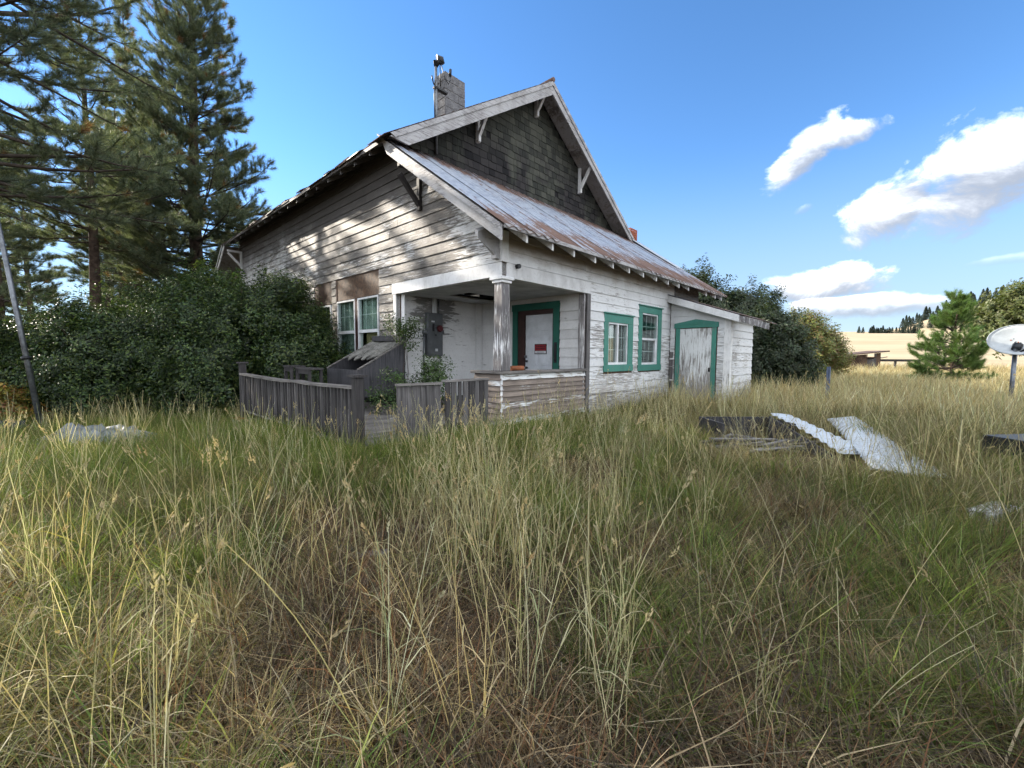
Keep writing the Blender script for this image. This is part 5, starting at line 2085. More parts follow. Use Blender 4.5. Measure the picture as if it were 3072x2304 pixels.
GV, GF, GC = [], [], []
G_OFF = 0
G_TRI = 0


def put(x, y, kind, s0, s1, keep=None, sz=None, tint=(0.78, 1.22)):
    """plant tufts of one kind: their blades are added to the yard's grass"""
    global G_OFF, G_TRI
    ok = ~blocked(x, y)
    if keep is not None:
        ok &= keep
    x, y = x[ok], y[ok]
    n = len(x)
    if n == 0:
        return
    k = sz[ok] if sz is not None else np.ones(n)
    s = rng.uniform(s0, s1, n)
    protos = KIND[kind]
    which = rng.integers(0, len(protos), n)
    az_ = rng.uniform(0, 2 * np.pi, n)
    tx, ty = rng.normal(0, 0.07, n), rng.normal(0, 0.07, n)
    z = zg(x, y)
    val = rng.uniform(tint[0], tint[1], n)
    warm = rng.normal(0, 0.05, n)
    for pi, (V, F, C) in enumerate(protos):
        m_ = which == pi
        c = int(m_.sum())
        if not c:
            continue
        ca, sa = np.cos(az_[m_])[:, None], np.sin(az_[m_])[:, None]
        ss_ = s[m_][:, None]
        X0 = (V[None, :, 0] * ca - V[None, :, 1] * sa) * ss_
        Y0 = (V[None, :, 0] * sa + V[None, :, 1] * ca) * ss_
        Z0 = np.repeat(V[None, :, 2], c, 0) * ss_ * k[m_][:, None]
        X0 = X0 + tx[m_][:, None] * Z0
        Y0 = Y0 + ty[m_][:, None] * Z0
        P = np.stack([X0 + x[m_][:, None], Y0 + y[m_][:, None], Z0 + z[m_][:, None]], -1).reshape(-1, 3)
        w = warm[m_]
        t_ = np.stack([val[m_] * (1 + w), val[m_], val[m_] * (1 - w)], -1)
        CC = (np.minimum(C[None] * t_[:, None, :] * np.array([1.03, 1.06, 1.02]), 0.75)).reshape(-1, 3)
        nv = len(V)
        FF = (F[None] + (np.arange(c) * nv)[:, None, None] + G_OFF).reshape(-1, 4)
        GV.append(P.astype(np.float32))
        GC.append(CC.astype(np.float32))
        GF.append(FF.astype(np.int32))
        G_OFF += c * nv
        G_TRI += 2 * len(FF)


def fields(x, y):
    g1 = vnoise(x, y, 0.7, 1) * 0.6 + vnoise(x, y, 1.9, 2) * 0.4
    left = np.clip(0.5 - x * 0.11, 0, 1)
    green = np.clip((g1 - 0.42) * 4.0 + (left - 0.35) * 1.1, 0, 1)
    bare = np.clip((vnoise(x, y, 0.85, 5) * 0.55 + vnoise(x, y, 2.3, 6) * 0.45 - 0.52) * 6.0, 0, 1)
    # trampled strip running from the camera's left to the porch
    path = np.exp(-((x + 0.95 + 0.25 * np.sin(y)) / 0.5) ** 2) * sstep(y, 1.5, 2.2) * (1 - sstep(y, 4.0, 5.0))
    bare = np.clip(bare + path * 0.9, 0, 1)
    return green, bare


def junk(x, y):
    """open ground by the sheet metal and lumber"""
    low_j = ((x - 4.3) / 1.2) ** 2 + ((y - 6.2) / 1.0) ** 2 < 1
    a = low_j | (((x - (5.0 + (y - 5.3) * 0.5)) / 0.42) ** 2 < 1)
    return (a & (y > 4.9) & (y < 9.2)) | (((x - 4.5) / 1.1) ** 2 + ((y - 7.1) / 1.0) ** 2 < 1)


# near field
x, y = wedge(5200, 0.9, 6.2, -60, 60)
gr, ba = fields(x, y)
u = rng.uniform(0, 1, len(x))
put(x, y, 'thatch', 0.8, 1.3, u < 0.36 + 0.5 * ba)
# tussocks: tufts of one kind crowd together, with matted straw between them
cx_, cy_ = wedge(720, 1.0, 6.4, -60, 60)
gr, ba = fields(cx_, cy_)
for i in range(len(cx_)):
    if rng.uniform() < ba[i] * 1.15 - 0.05:
        continue
    k = rng.uniform()
    kind = 'green' if k < 0.16 + gr[i] * 0.6 else ('olive' if k < 0.74 + gr[i] * 0.18 else 'dry')
    n = int(rng.integers(3, 12))
    sg = rng.uniform(0.06, 0.17)
    far = np.hypot(cx_[i], cy_[i])
    hgt = rng.uniform(0.55, 1.2) * (0.72 + 0.33 * float(sstep(far, 2.0, 5.5)))
    v0 = rng.uniform(0.6, 1.35)
    put(rng.normal(cx_[i], sg, n), rng.normal(cy_[i], sg, n), kind, 0.65, 1.05, None, np.full(n, hgt) * rng.uniform(0.8, 1.1, n), (v0 * 0.9, v0 * 1.1))
x, y = wedge(620, 1.1, 6.2, -60, 60)
gr, ba = fields(x, y)
sel = rng.uniform(0, 1, len(x))
hs = 0.45 + 0.6 * vnoise(x, y, 0.9, 9)
keep = sel > ba * 0.7
sel = rng.uniform(0, 1, len(x))
put(x, y, 'olive', 0.6, 1.0, keep & (sel < 0.4), hs)
put(x, y, 'dry', 0.6, 1.0, keep & (sel >= 0.4) & (sel < 0.8), hs)
put(x, y, 'green', 0.6, 1.0, keep & (sel >= 0.8), hs)
x, y = wedge(230, 1.2, 7.5, -60, 20)
gr, ba = fields(x, y)
put(x, y, 'broad', 0.6, 1.05, (ba < 0.5) & (rng.uniform(0, 1, len(x)) < 0.25 + gr * 0.6))
x, y = wedge(400, 1.6, 6.2, -58, 58)
dens = vnoise(x, y, 0.8, 14)
put(x, y, 'stalk', 0.75, 1.1, (dens > 0.40) & (rng.uniform(0, 1, len(x)) < 0.85))
x, y = wedge(170, 1.4, 6.2, -58, 58)
put(x, y, 'lean', 0.7, 1.15)
xs, ys = rng.normal(-0.35, 0.45, 55), rng.normal(3.7, 0.7, 55)
put(xs, ys, 'stalk', 0.95, 1.25)

# middle
x, y = wedge(9000, 6.0, 15.5, -58, 58)
gr, ba = fields(x, y)
hs = 0.62 + 0.5 * vnoise(x, y, 0.5, 19)
q_ = np.stack([x - ORG.x, y - ORG.y], 1)
hu, hv = q_ @ np.array([RDIR.x, RDIR.y]), q_ @ np.array([LDIR.x, LDIR.y])
# lower growth close to the deck, the wall and the lean-to
low_ = np.maximum((1 - sstep(np.abs(hv + 1.2), 0.8, 2.6)) * (hu > 0.3) * (hu < 7.5), (1 - sstep(np.hypot(hu - 8.3, hv + 3.2), 1.2, 3.0)))
hs = hs * (1 - 0.30 * low_)
rightness = np.clip((x - 0.8) / 3.2, 0, 1)
open_ = ~(junk(x, y))
sel = rng.uniform(0, 1, len(x))
gcut = 0.66 * (1 - rightness) + 0.16
put(x, y, 'tall_green', 0.6, 1.0, open_ & (sel < gcut), hs)
put(x, y, 'mid_olive', 0.9, 1.3, open_ & (sel >= gcut) & (sel < gcut + 0.26), hs)
far_right = (x > 7.0) & (y > 11.0)
put(x, y, 'tall_brown', 0.75, 1.1, open_ & (sel >= gcut + 0.26) & ~far_right, hs)
put(x, y, 'gold', 0.6, 0.9, open_ & (sel >= gcut + 0.26) & far_right, hs)
put(x, y, 'tall_brown', 0.4, 0.6, ~open_ & (sel < 0.5))
x, y = wedge(1100, 6.2, 15, -58, 58)
put(x, y, 'stalk_far', 0.6, 1.05, ~junk(x, y) & (rng.uniform(0, 1, len(x)) < 0.75))
x, y = wedge(320, 5.8, 12, 3, 58)
put(x, y, 'lean', 0.9, 1.4)
# rank green grass along the deck's open edge
du, dv = rng.uniform(-3.9, -0.1, 260), rng.uniform(-1.1, -0.28, 260)
put(ORG.x + RDIR.x * du + LDIR.x * dv, ORG.y + RDIR.y * du + LDIR.y * dv, 'tall_green', 0.65, 0.95)
du, dv = rng.uniform(-3.8, -3.15, 160), rng.uniform(-0.4, 5.4, 160)
put(ORG.x + RDIR.x * du + LDIR.x * dv, ORG.y + RDIR.y * du + LDIR.y * dv, 'tall_green', 0.6, 0.9)
# sunlit golden grass out to the field
x, y = wedge(9500, 13.0, 44.0, 14, 60)
sel = rng.uniform(0, 1, len(x))
put(x, y, 'gold', 0.8, 1.25, sel < 0.85)
put(x, y, 'tall_brown', 0.9, 1.2, (sel >= 0.85) & (np.hypot(x, y) < 24))
x, y = wedge(900, 11.0, 26.0, 14, 60)
put(x, y, 'stalk_far', 0.9, 1.2)
x, y = wedge(2600, 44.0, 74.0, 18, 60)
put(x, y, 'gold', 1.0, 1.7)
# far left under the trees
x, y = wedge(1300, 14.0, 38.0, -60, -20)
put(x, y, 'mid_olive', 1.2, 1.8)

gme = mesh_np('grass', np.concatenate(GV), np.concatenate(GF), np.concatenate(GC), MATS['grass'])
gobj = bpy.data.objects.new('grass', gme)
COL.objects.link(gobj)
tag(gobj, 'tall uncut grass, green tufts and dry straw, covering the yard', 'grass', kind='stuff')
print('grass triangles', G_TRI)
del GV, GF, GC

# ------------------------------------------------------------------ pine needles and leaves
def needle_tuft(name, seed, n, length, width, palette, spread=1.05, stem=0.18):
    r = np.random.default_rng(seed)
    V, F, C = [], [], []
    pal = np.array(palette)
    for i in range(n):
        t = r.uniform(0, 1) ** 0.7
        b = np.array([0, 0, stem * (t - 0.75)])
        th = abs(r.normal(spread * (1.05 - 0.55 * t), 0.25))
        ph = r.uniform(0, 2 * np.pi)
        d = np.array([math.sin(th) * math.cos(ph), math.sin(th) * math.sin(ph), math.cos(th)])
        L = length * r.uniform(0.7, 1.1)
        s = np.cross(d, r.normal(0, 1, 3))
        s /= np.linalg.norm(s) + 1e-9
        col = pal[r.integers(0, len(pal))] * r.uniform(0.75, 1.25)
        k = len(V)
        V += [b - s * width / 2, b + s * width / 2, b + d * L]
        C += [col * 0.85, col * 0.85, col]
        F.append((k, k + 1, k + 2))
    return mesh_np(name, np.array(V), np.array(F), np.array(C), MATS['needle'])


NEEDLE = [(0.098, 0.13, 0.09), (0.125, 0.16, 0.104), (0.165, 0.19, 0.112), (0.08, 0.11, 0.082), (0.205, 0.225, 0.14)]
NEEDLE_BROWN = [(0.22, 0.115, 0.045), (0.28, 0.15, 0.06), (0.17, 0.09, 0.04)]
NEEDLE_YOUNG = [(0.11, 0.19, 0.055), (0.14, 0.23, 0.065), (0.085, 0.155, 0.05), (0.18, 0.25, 0.09)]
tufts = [needle_tuft('tuft', 200 + i, 80, 0.22, 0.0085, NEEDLE) for i in range(4)]
tufts.append(needle_tuft('tuft_brown', 210, 80, 0.19, 0.0065, NEEDLE_BROWN))
pine_proto = proto_collection('pine_tufts', tufts)
young_proto = proto_collection('young_tufts', [needle_tuft('tuft_young', 220 + i, 110, 0.30, 0.013, NEEDLE_YOUNG, 0.75, 0.5) for i in range(3)])


def make_pine(label, X, Y, H, crown0, Rm, seed, step=0.5, dead=True, group='ponderosa pines on the left', r0=0.3, proto=None, brown=0.03, tuft=1.0, top_pow=0.75, per=4, name='pine_tree', lean=(0, 0), sub=0.34, skip=None):
    r = np.random.default_rng(seed)
    proto = proto or pine_proto
    root = empty(name, (X, Y, float(zg(X, Y)) - 0.05), 0, label, 'pine tree', group)
    bend = r.normal(0, 0.012, 2)
    axis = lambda z: np.array([lean[0] * z + bend[0] * z + 0.06 * math.sin(z * 0.35 + seed), lean[1] * z + bend[1] * z + 0.06 * math.cos(z * 0.3 + seed), z])
    tr = MB()
    nz = 14
    tr.tube([axis(H * i / nz) for i in range(nz + 1)], [max(0.015, r0 * (1 - i / nz) ** 0.85) * (1.25 if i == 0 else 1) for i in range(nz + 1)], 9)
    tr.build('trunk', MATS['bark_pine'], root)
    limbs = MB()
    TP, TD, TS = [], [], []

    def limb(p0, d0, L, rad, level):
        n = 5 if level == 0 else 3
        pts = [p0]
        d = d0 / np.linalg.norm(d0)
        p = p0.copy()
        for i in range(n):
            t = (i + 1) / n
            up_ = (0.17 if level == 0 else 0.2) * (t - 0.25)
            d = d + np.array([r.normal(0, 0.07), r.normal(0, 0.07), up_ + r.normal(0, 0.05)])
            d /= np.linalg.norm(d)
            p = p + d * (L / n)
            pts.append(p.copy())
        limbs.tube(pts, [max(0.004, rad * (1 - 0.85 * i / n)) for i in range(n + 1)], 4 if level == 0 else 3, cap=False)
        return pts

    z = crown0
    while z < H - 0.25:
        t = (z - crown0) / (H - crown0)
        prof = (1 - t) ** top_pow * (0.62 + 0.38 * min(1.0, t * 4 + 0.25))
        for k in range(per):
            if r.random() < 0.12:
                continue
            az_ = r.uniform(0, 2 * np.pi)
            L = max(0.35, Rm * prof * r.uniform(0.55, 1.12))
            el_ = math.radians(-6 + 54 * t + r.normal(0, 13))
            d0 = np.array([math.cos(az_) * math.cos(el_), math.sin(az_) * math.cos(el_), math.sin(el_)])
            p0 = axis(z + r.uniform(-0.2, 0.2))
            if skip is not None and skip(p0 + d0 * L * 0.8):
                continue
            pts = limb(p0, d0, L, 0.018 + 0.016 * L * 0.55, 0)
            s = 0.30 * L
            while s < L:
                q = s / L * 5
                i0 = min(4, int(q))
                p = pts[i0] + (pts[i0 + 1] - pts[i0]) * (q - i0)
                dd = pts[i0 + 1] - pts[i0]
                dd /= np.linalg.norm(dd)
                sd_ = np.cross(dd, [0, 0, 1.0])
                sd_ /= np.linalg.norm(sd_) + 1e-9
                for sg in (-1, 1):
                    if r.random() < 0.18:
                        continue
                    l2 = min(1.5, (L - s) * 0.42 + 0.28) * r.uniform(0.6, 1.15)
                    d2 = dd * r.uniform(0.5, 0.9) + sd_ * sg * r.uniform(0.6, 1.0) + np.array([0, 0, r.uniform(-0.05, 0.35)])
                    pp = limb(p, d2, l2, 0.012, 1)
                    m_ = max(1, int(l2 / 0.24))
                    for j in range(m_):
                        f = 1.0 - j * (0.62 / m_)
                        qq = f * 3
                        a = min(2, int(qq))
                        pt = pp[a] + (pp[a + 1] - pp[a]) * min(1.0, qq - a)
                        td = pp[a + 1] - pp[a]
                        td = td / np.linalg.norm(td) + np.array([r.normal(0, 0.35), r.normal(0, 0.35), 0.45 + r.normal(0, 0.3)])
                        TP.append(pt)
                        TD.append(td)
                        TS.append(r.uniform(0.75, 1.2) * tuft)
                s += sub * r.uniform(0.75, 1.3)
            for j in range(3):
                TP.append(pts[-1] - (pts[-1] - pts[-2]) * 0.28 * j)
                TD.append((pts[-1] - pts[-2]) / np.linalg.norm(pts[-1] - pts[-2]) + np.array([r.normal(0, 0.2), r.normal(0, 0.2), 0.3]))
                TS.append(r.uniform(0.9, 1.25) * tuft)
        z += step * r.uniform(0.7, 1.3)
    for j in range(6):
        TP.append(axis(H - 0.12 * j))
        TD.append(np.array([r.normal(0, 0.35), r.normal(0, 0.35), 1.0]))
        TS.append(1.0 * tuft)
    if dead:
        for k in range(int(crown0 * 3.0)):
            zz = r.uniform(min(1.6, crown0 * 0.4), crown0 + 1.5)
            az_ = r.uniform(0, 2 * np.pi)
            d0 = np.array([math.cos(az_), math.sin(az_), r.uniform(-0.45, 0.05)])
            pts = limb(axis(zz), d0, r.uniform(0.5, 0.42 * Rm + 0.6), 0.02, 0)
            for s in range(3):
                i0 = r.integers(2, 5)
                limb(pts[i0], np.array([r.normal(), r.normal(), r.normal(-0.2, 0.4)]), r.uniform(0.2, 0.6), 0.008, 1)
    tag(limbs.build('limbs', MATS['twig'], root), kind='stuff')
    TP, TD, TS = np.array(TP), np.array(TD), np.array(TS)
    n = len(TP)
    ix = r.integers(0, max(1, proto[1] - 1) if proto is pine_proto else proto[1], n)
    if proto is pine_proto:
        ix[r.uniform(0, 1, n) < brown] = proto[1] - 1
    scatter('crown', proto, TP, dir_euler(TD), TS, ix, root)
    return root


def leaf_cluster(name, seed, n, size, palette, twig=0.34, wide=0.55):
    r = np.random.default_rng(seed)
    V, F, C = [], [], []
    pal = np.array(palette)
    for i in range(n):
        t = r.uniform(0.05, 1)
        a = r.uniform(0, 2 * np.pi)
        p = np.array([math.cos(a) * 0.05, math.sin(a) * 0.05, twig * t]) + r.normal(0, 0.03, 3)
        d = np.array([math.cos(a), math.sin(a), r.uniform(-0.35, 0.7)])
        d /= np.linalg.norm(d)
        s = np.cross(d, [0, 0, 1.0]) + r.normal(0, 0.25, 3)
        s /= np.linalg.norm(s)
        nrm = np.cross(s, d)
        L = size * r.uniform(0.65, 1.25)
        w = L * wide * 0.5
        p = p + d * 0.03
        col = pal[r.integers(0, len(pal))] * r.uniform(0.75, 1.25)
        k = len(V)
        fold = nrm * w * 0.35
        V += [p, p + d * L * 0.45 + s * w + fold, p + d * L - nrm * L * 0.12, p + d * L * 0.45 - s * w + fold]
        C += [col] * 4
        F += [(k, k + 1, k + 2), (k, k + 2, k + 3)]
    return mesh_np(name, np.array(V), np.array(F), np.array(C), MATS['leaf'])


LILAC = [(0.024, 0.045, 0.017), (0.034, 0.062, 0.021), (0.066, 0.108, 0.03), (0.02, 0.038, 0.017), (0.11, 0.15, 0.04)]
OLEAF = [(0.17, 0.205, 0.06), (0.21, 0.225, 0.07), (0.13, 0.165, 0.05), (0.25, 0.225, 0.075), (0.22, 0.14, 0.065)]
DKLEAF = [(0.035, 0.055, 0.028), (0.05, 0.07, 0.035), (0.026, 0.042, 0.024), (0.075, 0.085, 0.045)]
AUTUMN = [(0.21, 0.19, 0.035), (0.26, 0.17, 0.04), (0.15, 0.165, 0.04), (0.24, 0.11, 0.04)]
TREELEAF = [(0.10, 0.125, 0.04), (0.13, 0.15, 0.05), (0.075, 0.10, 0.036), (0.16, 0.17, 0.07)]
lilac_proto = proto_collection('lilac_leaves', [leaf_cluster('lilac', 300 + i, 34, 0.075, LILAC) for i in range(4)])
olive_proto = proto_collection('olive_leaves', [leaf_cluster('olive', 310 + i, 40, 0.10, OLEAF, 0.5) for i in range(3)])
dark_proto = proto_collection('dark_leaves', [leaf_cluster('darkleaf', 320 + i, 44, 0.12, DKLEAF, 0.5, 0.4) for i in range(3)])
autumn_proto = proto_collection('autumn_leaves', [leaf_cluster('autumn', 330 + i, 36, 0.08, AUTUMN) for i in range(3)])
rose_proto = proto_collection('rose_leaves', [leaf_cluster('rose', 340 + i, 20, 0.05, [(0.05, 0.09, 0.028), (0.075, 0.12, 0.035), (0.04, 0.07, 0.025)], 0.25, 0.7) for i in range(3)])
far_proto = proto_collection('far_leaves', [leaf_cluster('farleaf', 350 + i, 40, 0.22, TREELEAF, 0.9, 0.6) for i in range(3)])


def make_shrub(name, label, cat, X, Y, blobs, n, proto, seed, group=None, scale=1.0, stems=7, stem_r=0.025, trunk=None, keep=None, z0=None):
    """blobs: list of (dx, dy, z, rx, ry, rz) relative to the base"""
    r = np.random.default_rng(seed)
    root = empty(name, (X, Y, (float(zg(X, Y)) if z0 is None else z0) - 0.03), 0, label, cat, group)
    bl = np.array(blobs, float)
    vol = bl[:, 3] * bl[:, 4] * bl[:, 5]
    pick = r.choice(len(bl), n, p=vol ** 0.8 / (vol ** 0.8).sum())
    d = r.normal(0, 1, (n, 3))
    d /= np.linalg.norm(d, axis=1, keepdims=True)
    rad = r.uniform(0.25, 1.0, n) ** 0.42
    lump = 0.62 + 0.62 * vnoise(np.arctan2(d[:, 1], d[:, 0]) * 2.2 + pick * 7.3, d[:, 2] * 4 + pick, 1.6, seed)
    P = bl[pick, :3] + d * bl[pick, 3:] * (rad * lump)[:, None]
    D = d * 0.9 + np.array([0, 0, 0.55]) + r.normal(0, 0.35, (n, 3))
    ok = P[:, 2] > 0.03
    if keep is not None:
        ok &= keep(P[:, 0] + X, P[:, 1] + Y, P[:, 2])
    P, D = P[ok], D[ok]
    mm = MB()
    if trunk:
        mm.tube([(0, 0, 0), (0.1, 0.05, trunk[0] * 0.5), (0.0, 0.1, trunk[0])], [trunk[1], trunk[1] * 0.8, trunk[1] * 0.55], 8)
        st = Vector((0, 0.1, trunk[0]))
    else:
        st = Vector((0, 0, 0))
    for k in range(stems):
        b = bl[r.integers(0, len(bl))]
        e = Vector((b[0] + r.normal(0, b[3] * 0.4), b[1] + r.normal(0, b[4] * 0.4), b[2] + b[5] * r.uniform(-0.2, 0.6)))
        s0 = st + Vector((r.normal(0, 0.12), r.normal(0, 0.12), 0)) * (0.4 if trunk else 1.4)
        mid = s0.lerp(e, 0.5) + Vector((r.normal(0, 0.12), r.normal(0, 0.12), 0.15))
        mm.tube([s0, mid, e], [stem_r, stem_r * 0.7, stem_r * 0.25], 5, cap=False)
    # long shoots that break the outline
    for k in range(stems * 2):
        b = bl[r.integers(0, len(bl))]
        dd = np.array([r.normal(0, 0.5), r.normal(0, 0.5), r.uniform(0.5, 1.2)])
        dd /= np.linalg.norm(dd)
        s0 = b[:3] + dd * b[3:] * 0.75
        ln = r.uniform(0.35, 0.8) * min(1.3, b[3])
        e = s0 + dd * ln + np.array([r.normal(0, 0.08), r.normal(0, 0.08), 0])
        if keep is not None and not bool(np.all(keep(np.array([e[0] + X]), np.array([e[1] + Y]), np.array([e[2]])))):
            continue
        mm.tube([Vector(s0), Vector((s0 + e) / 2 + r.normal(0, 0.03, 3)), Vector(e)], [stem_r * 0.4, stem_r * 0.3, stem_r * 0.15], 4, cap=False)
        q = np.linspace(0.25, 1.0, 4)[:, None]
        P = np.concatenate([P, s0 + (e - s0) * q])
        D = np.concatenate([D, np.repeat(dd[None], 4, 0) + r.normal(0, 0.3, (4, 3))])
    mm.build('trunk' if trunk else 'stems', MATS['bark'], root)
    scatter('crown' if trunk else 'foliage', proto, P, dir_euler(D), r.uniform(0.7, 1.25, len(P)) * scale, r.integers(0, proto[1], len(P)), root)
    return root

# ------------------------------------------------------------------ trees and shrubs in place
make_pine('tall ponderosa pine rising behind the far left corner of the house', -17.6, 24.0, 27.5, 3.0, 6.5, 1, 0.33, r0=0.40, top_pow=0.95, per=5, sub=0.36, tuft=1.4)
make_pine('shaded near pine whose dark boughs hang in from the upper left', -14.2, 11.0, 25.0, 6.0, 6.6, 2, 0.40, r0=0.4, top_pow=0.6, per=5, sub=0.36, tuft=1.1)
make_pine('slim pine with a pointed top between the two big pines', -23.0, 26.5, 22.5, 7.0, 3.0, 3, 0.45, r0=0.25, top_pow=0.9, tuft=1.4)
make_pine('pine outside the left edge of the view, behind the leaning pole', -22.5, 16.5, 24.0, 6.0, 5.4, 5, 0.44, r0=0.36, top_pow=0.7, tuft=1.35)
make_pine('dark pine between the leaning pole and the slim pine', -19.2, 19.6, 18.0, 7.0, 3.8, 11, 0.46, r0=0.26, top_pow=0.75, tuft=1.25, per=4)
make_pine('straight bare trunked pine in the grove, left of two close trunks', -36.0, 38.0, 24.0, 6.5, 4.6, 6, 0.6, r0=0.34, sub=0.45, tuft=1.7)
make_pine('straight bare trunked pine in the grove, right of two close trunks', -33.6, 37.0, 23.0, 7.0, 4.2, 7, 0.6, r0=0.32, sub=0.45, tuft=1.7)
make_pine('grove pine with a bare trunk nearest the big pine', -29.5, 37.0, 24.0, 7.0, 4.6, 8, 0.6, r0=0.33, sub=0.45, tuft=1.7)
make_pine('sunlit grove pine low at the far left edge', -46.0, 37.0, 20.0, 1.2, 5.6, 9, 0.6, r0=0.33, sub=0.45, tuft=1.8)
make_pine('sunlit grove pine behind the leaning pole', -40.0, 33.5, 21.0, 1.5, 5.4, 10, 0.6, r0=0.33, sub=0.45, tuft=1.8)
make_pine('grove pine at the far left with dense boughs', -52.0, 46.0, 23.0, 1.5, 5.6, 12, 0.65, r0=0.33, sub=0.5, tuft=2.0)
make_pine('grove pine far behind the bare trunks', -42.0, 47.0, 23.0, 2.0, 5.2, 13, 0.65, r0=0.33, sub=0.5, tuft=2.0)
make_pine('grove pine far behind, just left of the house corner', -30.0, 46.0, 20.0, 2.0, 5.0, 15, 0.65, r0=0.33, sub=0.5, tuft=2.0)
make_pine('bright green young pine in the golden grass beside the dish', 22.7, 22.0, 4.9, 0.35, 2.35, 14, 0.24, dead=False, group='young pine by the dish', r0=0.09, proto=young_proto, tuft=0.8, top_pow=0.9, per=5, name='young_pine_tree', sub=0.28)

LG = 'lilac thicket along the left wall'
def off_wall(x, y, z):
    q0 = (x - ORG.x) * RDIR.x + (y - ORG.y) * RDIR.y
    q1 = (x - ORG.x) * LDIR.x + (y - ORG.y) * LDIR.y
    return ((q0 < -0.08) | (q1 > 17.3)) & ~((q0 > -3.1) & (q1 < 5.2))


c = W(-1.15, 6.6)
make_shrub('lilac_bush', 'dark leafy lilac bush pressed against the left windows', 'bush', c.x, c.y, [(0, 0, 1.3, 1.0, 1.0, 1.3), (-0.4, 0.5, 2.3, 0.9, 0.9, 1.1), (0.5, -0.3, 0.9, 0.7, 0.7, 0.9), (-0.9, 0.7, 3.0, 0.7, 0.8, 0.9)], 1500, lilac_proto, 31, LG, keep=off_wall)
c = W(-1.9, 9.3)
make_shrub('lilac_bush', 'tall dark lilac bush beside the wall, left of the windows', 'bush', c.x, c.y, [(0, 0, 1.7, 1.4, 1.4, 1.7), (-0.7, 0.3, 3.0, 1.1, 1.1, 1.1), (0.6, -0.2, 2.7, 1.0, 1.0, 1.1)], 2000, lilac_proto, 32, LG, keep=off_wall)
make_shrub('lilac_bush', 'broad shaded lilac bush behind the deck railing end', 'bush', -8.6, 12.0, [(0, 0, 1.4, 1.6, 1.4, 1.5), (-0.6, 0.4, 2.7, 1.3, 1.2, 1.1), (0.9, 0.1, 2.3, 1.0, 1.0, 1.1), (0.4, -0.8, 0.8, 1.2, 0.9, 0.9)], 2400, lilac_proto, 33, LG, keep=off_wall)
make_shrub('lilac_bush', 'lilac bush with sunlit yellow green top before the big pine', 'bush', -11.2, 14.8, [(0, 0, 1.9, 2.0, 1.7, 2.0), (0.6, 0.2, 3.4, 1.4, 1.3, 1.2), (-1.1, 0.2, 3.1, 1.2, 1.2, 1.1)], 2600, lilac_proto, 34, LG, keep=off_wall)
make_shrub('lilac_bush', 'lilac bush in the middle of the left thicket', 'bush', -11.3, 11.8, [(0, 0, 1.3, 1.6, 1.4, 1.4), (-0.7, 0.2, 2.2, 1.2, 1.1, 1.0), (0.7, 0, 2.0, 1.2, 1.1, 1.0), (0.3, -0.8, 0.7, 1.3, 0.8, 0.8)], 2300, lilac_proto, 35, LG)
make_shrub('lilac_bush', 'low lilac bush behind the leaning pole', 'bush', -13.4, 11.8, [(0, 0, 1.1, 1.5, 1.3, 1.3), (-0.6, 0, 1.8, 1.1, 1.0, 0.9), (0.6, -0.4, 0.8, 1.0, 0.8, 0.8)], 1700, lilac_proto, 36, LG)
make_shrub('autumn_bush', 'low yellow and orange bush at the foot of the leaning pole', 'bush', -12.7, 10.1, [(0, 0, 0.45, 0.9, 0.6, 0.5), (-0.9, 0.2, 0.5, 0.8, 0.6, 0.55), (0.8, 0, 0.35, 0.5, 0.4, 0.4)], 420, autumn_proto, 37, None, stems=5, stem_r=0.012)
# rose sprays round the bulkhead
c = W(-0.22, 2.02)
make_shrub('rose_bush', 'straggly green rose bush growing before the electric panel', 'bush', c.x, c.y, [(0, 0, 0.85, 0.38, 0.3, 0.32), (0.1, 0.1, 1.15, 0.22, 0.2, 0.22), (-0.25, 0.1, 0.6, 0.3, 0.25, 0.3)], 105, rose_proto, 38, None, stems=12, stem_r=0.008)
c = W(-0.95, 2.55)
make_shrub('rose_bush', 'low rose leaves in the dark gap below the bulkhead', 'bush', c.x, c.y, [(0, 0, 0.45, 0.25, 0.25, 0.3), (0.1, 0.1, 0.8, 0.18, 0.15, 0.2)], 45, rose_proto, 40, None, stems=6, stem_r=0.007)
c = W(-0.15, 3.3)
make_shrub('rose_bush', 'small rose spray above the bulkhead lid by the porch post', 'bush', c.x, c.y, [(0, 0, 2.15, 0.32, 0.25, 0.2), (0.2, -0.1, 2.0, 0.22, 0.2, 0.18)], 48, rose_proto, 39, None, stems=5, stem_r=0.007)
# right side
RG = 'bushes behind the lean-to'
make_shrub('dark_bush', 'dense dark bush right behind the lean-to', 'bush', 10.9, 17.6, [(0, 0, 1.3, 1.25, 1.3, 1.5), (-0.3, 0.3, 2.4, 1.0, 1.1, 1.0), (0.5, -0.1, 0.8, 0.8, 0.9, 0.9), (-1.2, 0.2, 1.6, 1.2, 1.0, 1.5)], 2100, dark_proto, 41, RG)
make_shrub('dark_bush', 'tall dark leafy tree crown showing above the lean-to roof', 'bush', 10.4, 21.0, [(0, 0, 3.1, 1.8, 1.7, 1.4), (-1.3, 0.4, 4.1, 1.2, 1.2, 1.1), (1.4, 0, 3.5, 1.1, 1.1, 1.1), (0.3, 0, 1.8, 1.8, 1.6, 1.6)], 2300, dark_proto, 42, RG, scale=1.15)
make_shrub('dark_bush', 'tall dark leafy crown peeping over the pent roof end', 'bush', 10.2, 26.0, [(0, 0, 4.0, 1.8, 1.8, 1.8), (0.3, 0, 5.2, 1.2, 1.2, 1.0)], 1300, dark_proto, 43, RG, scale=1.3)
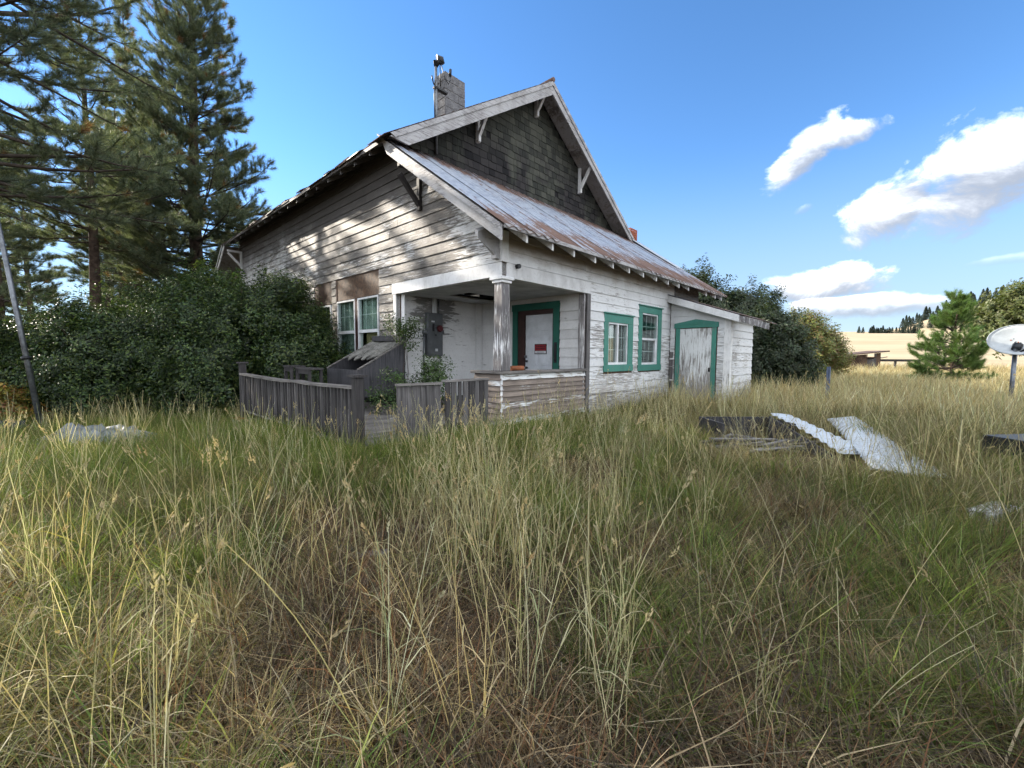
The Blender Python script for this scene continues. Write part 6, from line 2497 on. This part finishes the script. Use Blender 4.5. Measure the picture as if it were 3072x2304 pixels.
make_shrub('olive_bush', 'sunlit yellow green bush left of the field shed', 'bush', 19.0, 27.0, [(0, 0, 1.8, 1.5, 1.5, 1.8), (-0.5, 0.2, 3.0, 1.1, 1.1, 1.1), (0.9, 0, 1.4, 1.0, 1.0, 1.2)], 1300, olive_proto, 44, RG, scale=1.2)
make_shrub('leafy_tree', 'broad olive green leafy tree behind the satellite dish', 'tree', 43.0, 35.0, [(0, 0, 5.0, 3.4, 3.2, 2.2), (-1.6, 0, 4.3, 2.4, 2.2, 1.7), (1.8, 0, 6.0, 2.8, 2.6, 2.0), (0.8, 0, 3.6, 3.0, 2.6, 1.6)], 2300, far_proto, 45, None, stems=10, stem_r=0.08, trunk=(2.2, 0.28))

# conifers on the far slope
def conifer_mesh(seed):
    r = np.random.default_rng(seed)
    V, F, C = [], [], []
    n = 420
    for i in range(n):
        t = r.uniform(0.04, 1.0)
        z = t
        rad = 0.24 * (1 - t) ** 0.85 + 0.012
        a = r.uniform(0, 2 * np.pi)
        q = rad * r.uniform(0.45, 1.1)
        p = np.array([math.cos(a) * q, math.sin(a) * q, z - 0.04 * q / 0.24])
        s = np.array([-math.sin(a), math.cos(a), 0]) * r.uniform(0.02, 0.045)
        d = np.array([math.cos(a), math.sin(a), -0.5]) * r.uniform(0.03, 0.07)
        col = np.array([0.030, 0.045, 0.032]) * r.uniform(0.7, 1.4)
        k = len(V)
        V += [p - s, p + s, p + d, p + np.array([0, 0, 0.05])]
        C += [col] * 4
        F += [(k, k + 2, k + 1), (k, k + 1, k + 3)]
    return mesh_np('crown', np.array(V), np.array(F), np.array(C), MATS['needle'])


cms = [conifer_mesh(400 + i) for i in range(3)]
tm = MB()
tm.tube([(0, 0, -0.05), (0, 0, 0.9)], [0.018, 0.004], 5)
trunk_me = tm.mesh('trunk', MATS['bark_pine'])


def conifer(px, Y, h, label, group):
    X = (px - 1536.0) / 1272.0 * Y
    root = empty('conifer', (X, Y, float(zg(X, Y)) - 0.3), R.uniform(0, 6.28), label, 'conifer', group)
    root.scale = (h * R.uniform(0.9, 1.25), h * R.uniform(0.9, 1.25), h)
    for nm, me in (('crown', R.choice(cms)), ('trunk', trunk_me)):
        o = bpy.data.objects.new(nm, me)
        COL.objects.link(o)
        o.parent = root


ORD = 'first second third fourth fifth sixth seventh eighth ninth tenth eleventh twelfth thirteenth fourteenth fifteenth sixteenth seventeenth eighteenth nineteenth twentieth'.split()
TENS = {2: 'twenty', 3: 'thirty', 4: 'forty'}


def ordinal(i):
    if i < 20:
        return ORD[i]
    t, u_ = (i + 1) // 10, (i + 1) % 10
    return {30: 'thirtieth', 40: 'fortieth'}.get(i + 1) or TENS[t] + '-' + ORD[u_ - 1]


conifer(2569, 262, 5.6, 'left one of the lone pair of conifers on the field ridge', 'lone pair of conifers')
conifer(2581, 264, 5.2, 'right one of the lone pair of conifers on the field ridge', 'lone pair of conifers')
for i in range(15):
    conifer(2604 + i * 4.6 + R.uniform(-1.5, 1.5), 262 + R.uniform(-3, 6), R.uniform(4.2, 6.6), '%s dark conifer from the left in the row atop the stubble field' % ordinal(i), 'conifer row on the field ridge')
for i in range(11):
    conifer(2682 + i * 6.5 + R.uniform(-2.5, 2.5), 256 + R.uniform(-3, 4), R.uniform(4.2, 6.0), '%s dark conifer from the left at the foot of the wooded hill' % ordinal(i), 'conifers at the foot of the hill')
for i in range(40):
    px = 2700 + i * 7.4 + R.uniform(-3, 3)
    conifer(px, 385 + R.uniform(-30, 40), R.uniform(8.0, 13.5), '%s dark conifer from the left on the crest of the far wooded hill' % ordinal(i), 'conifers on the far hill')
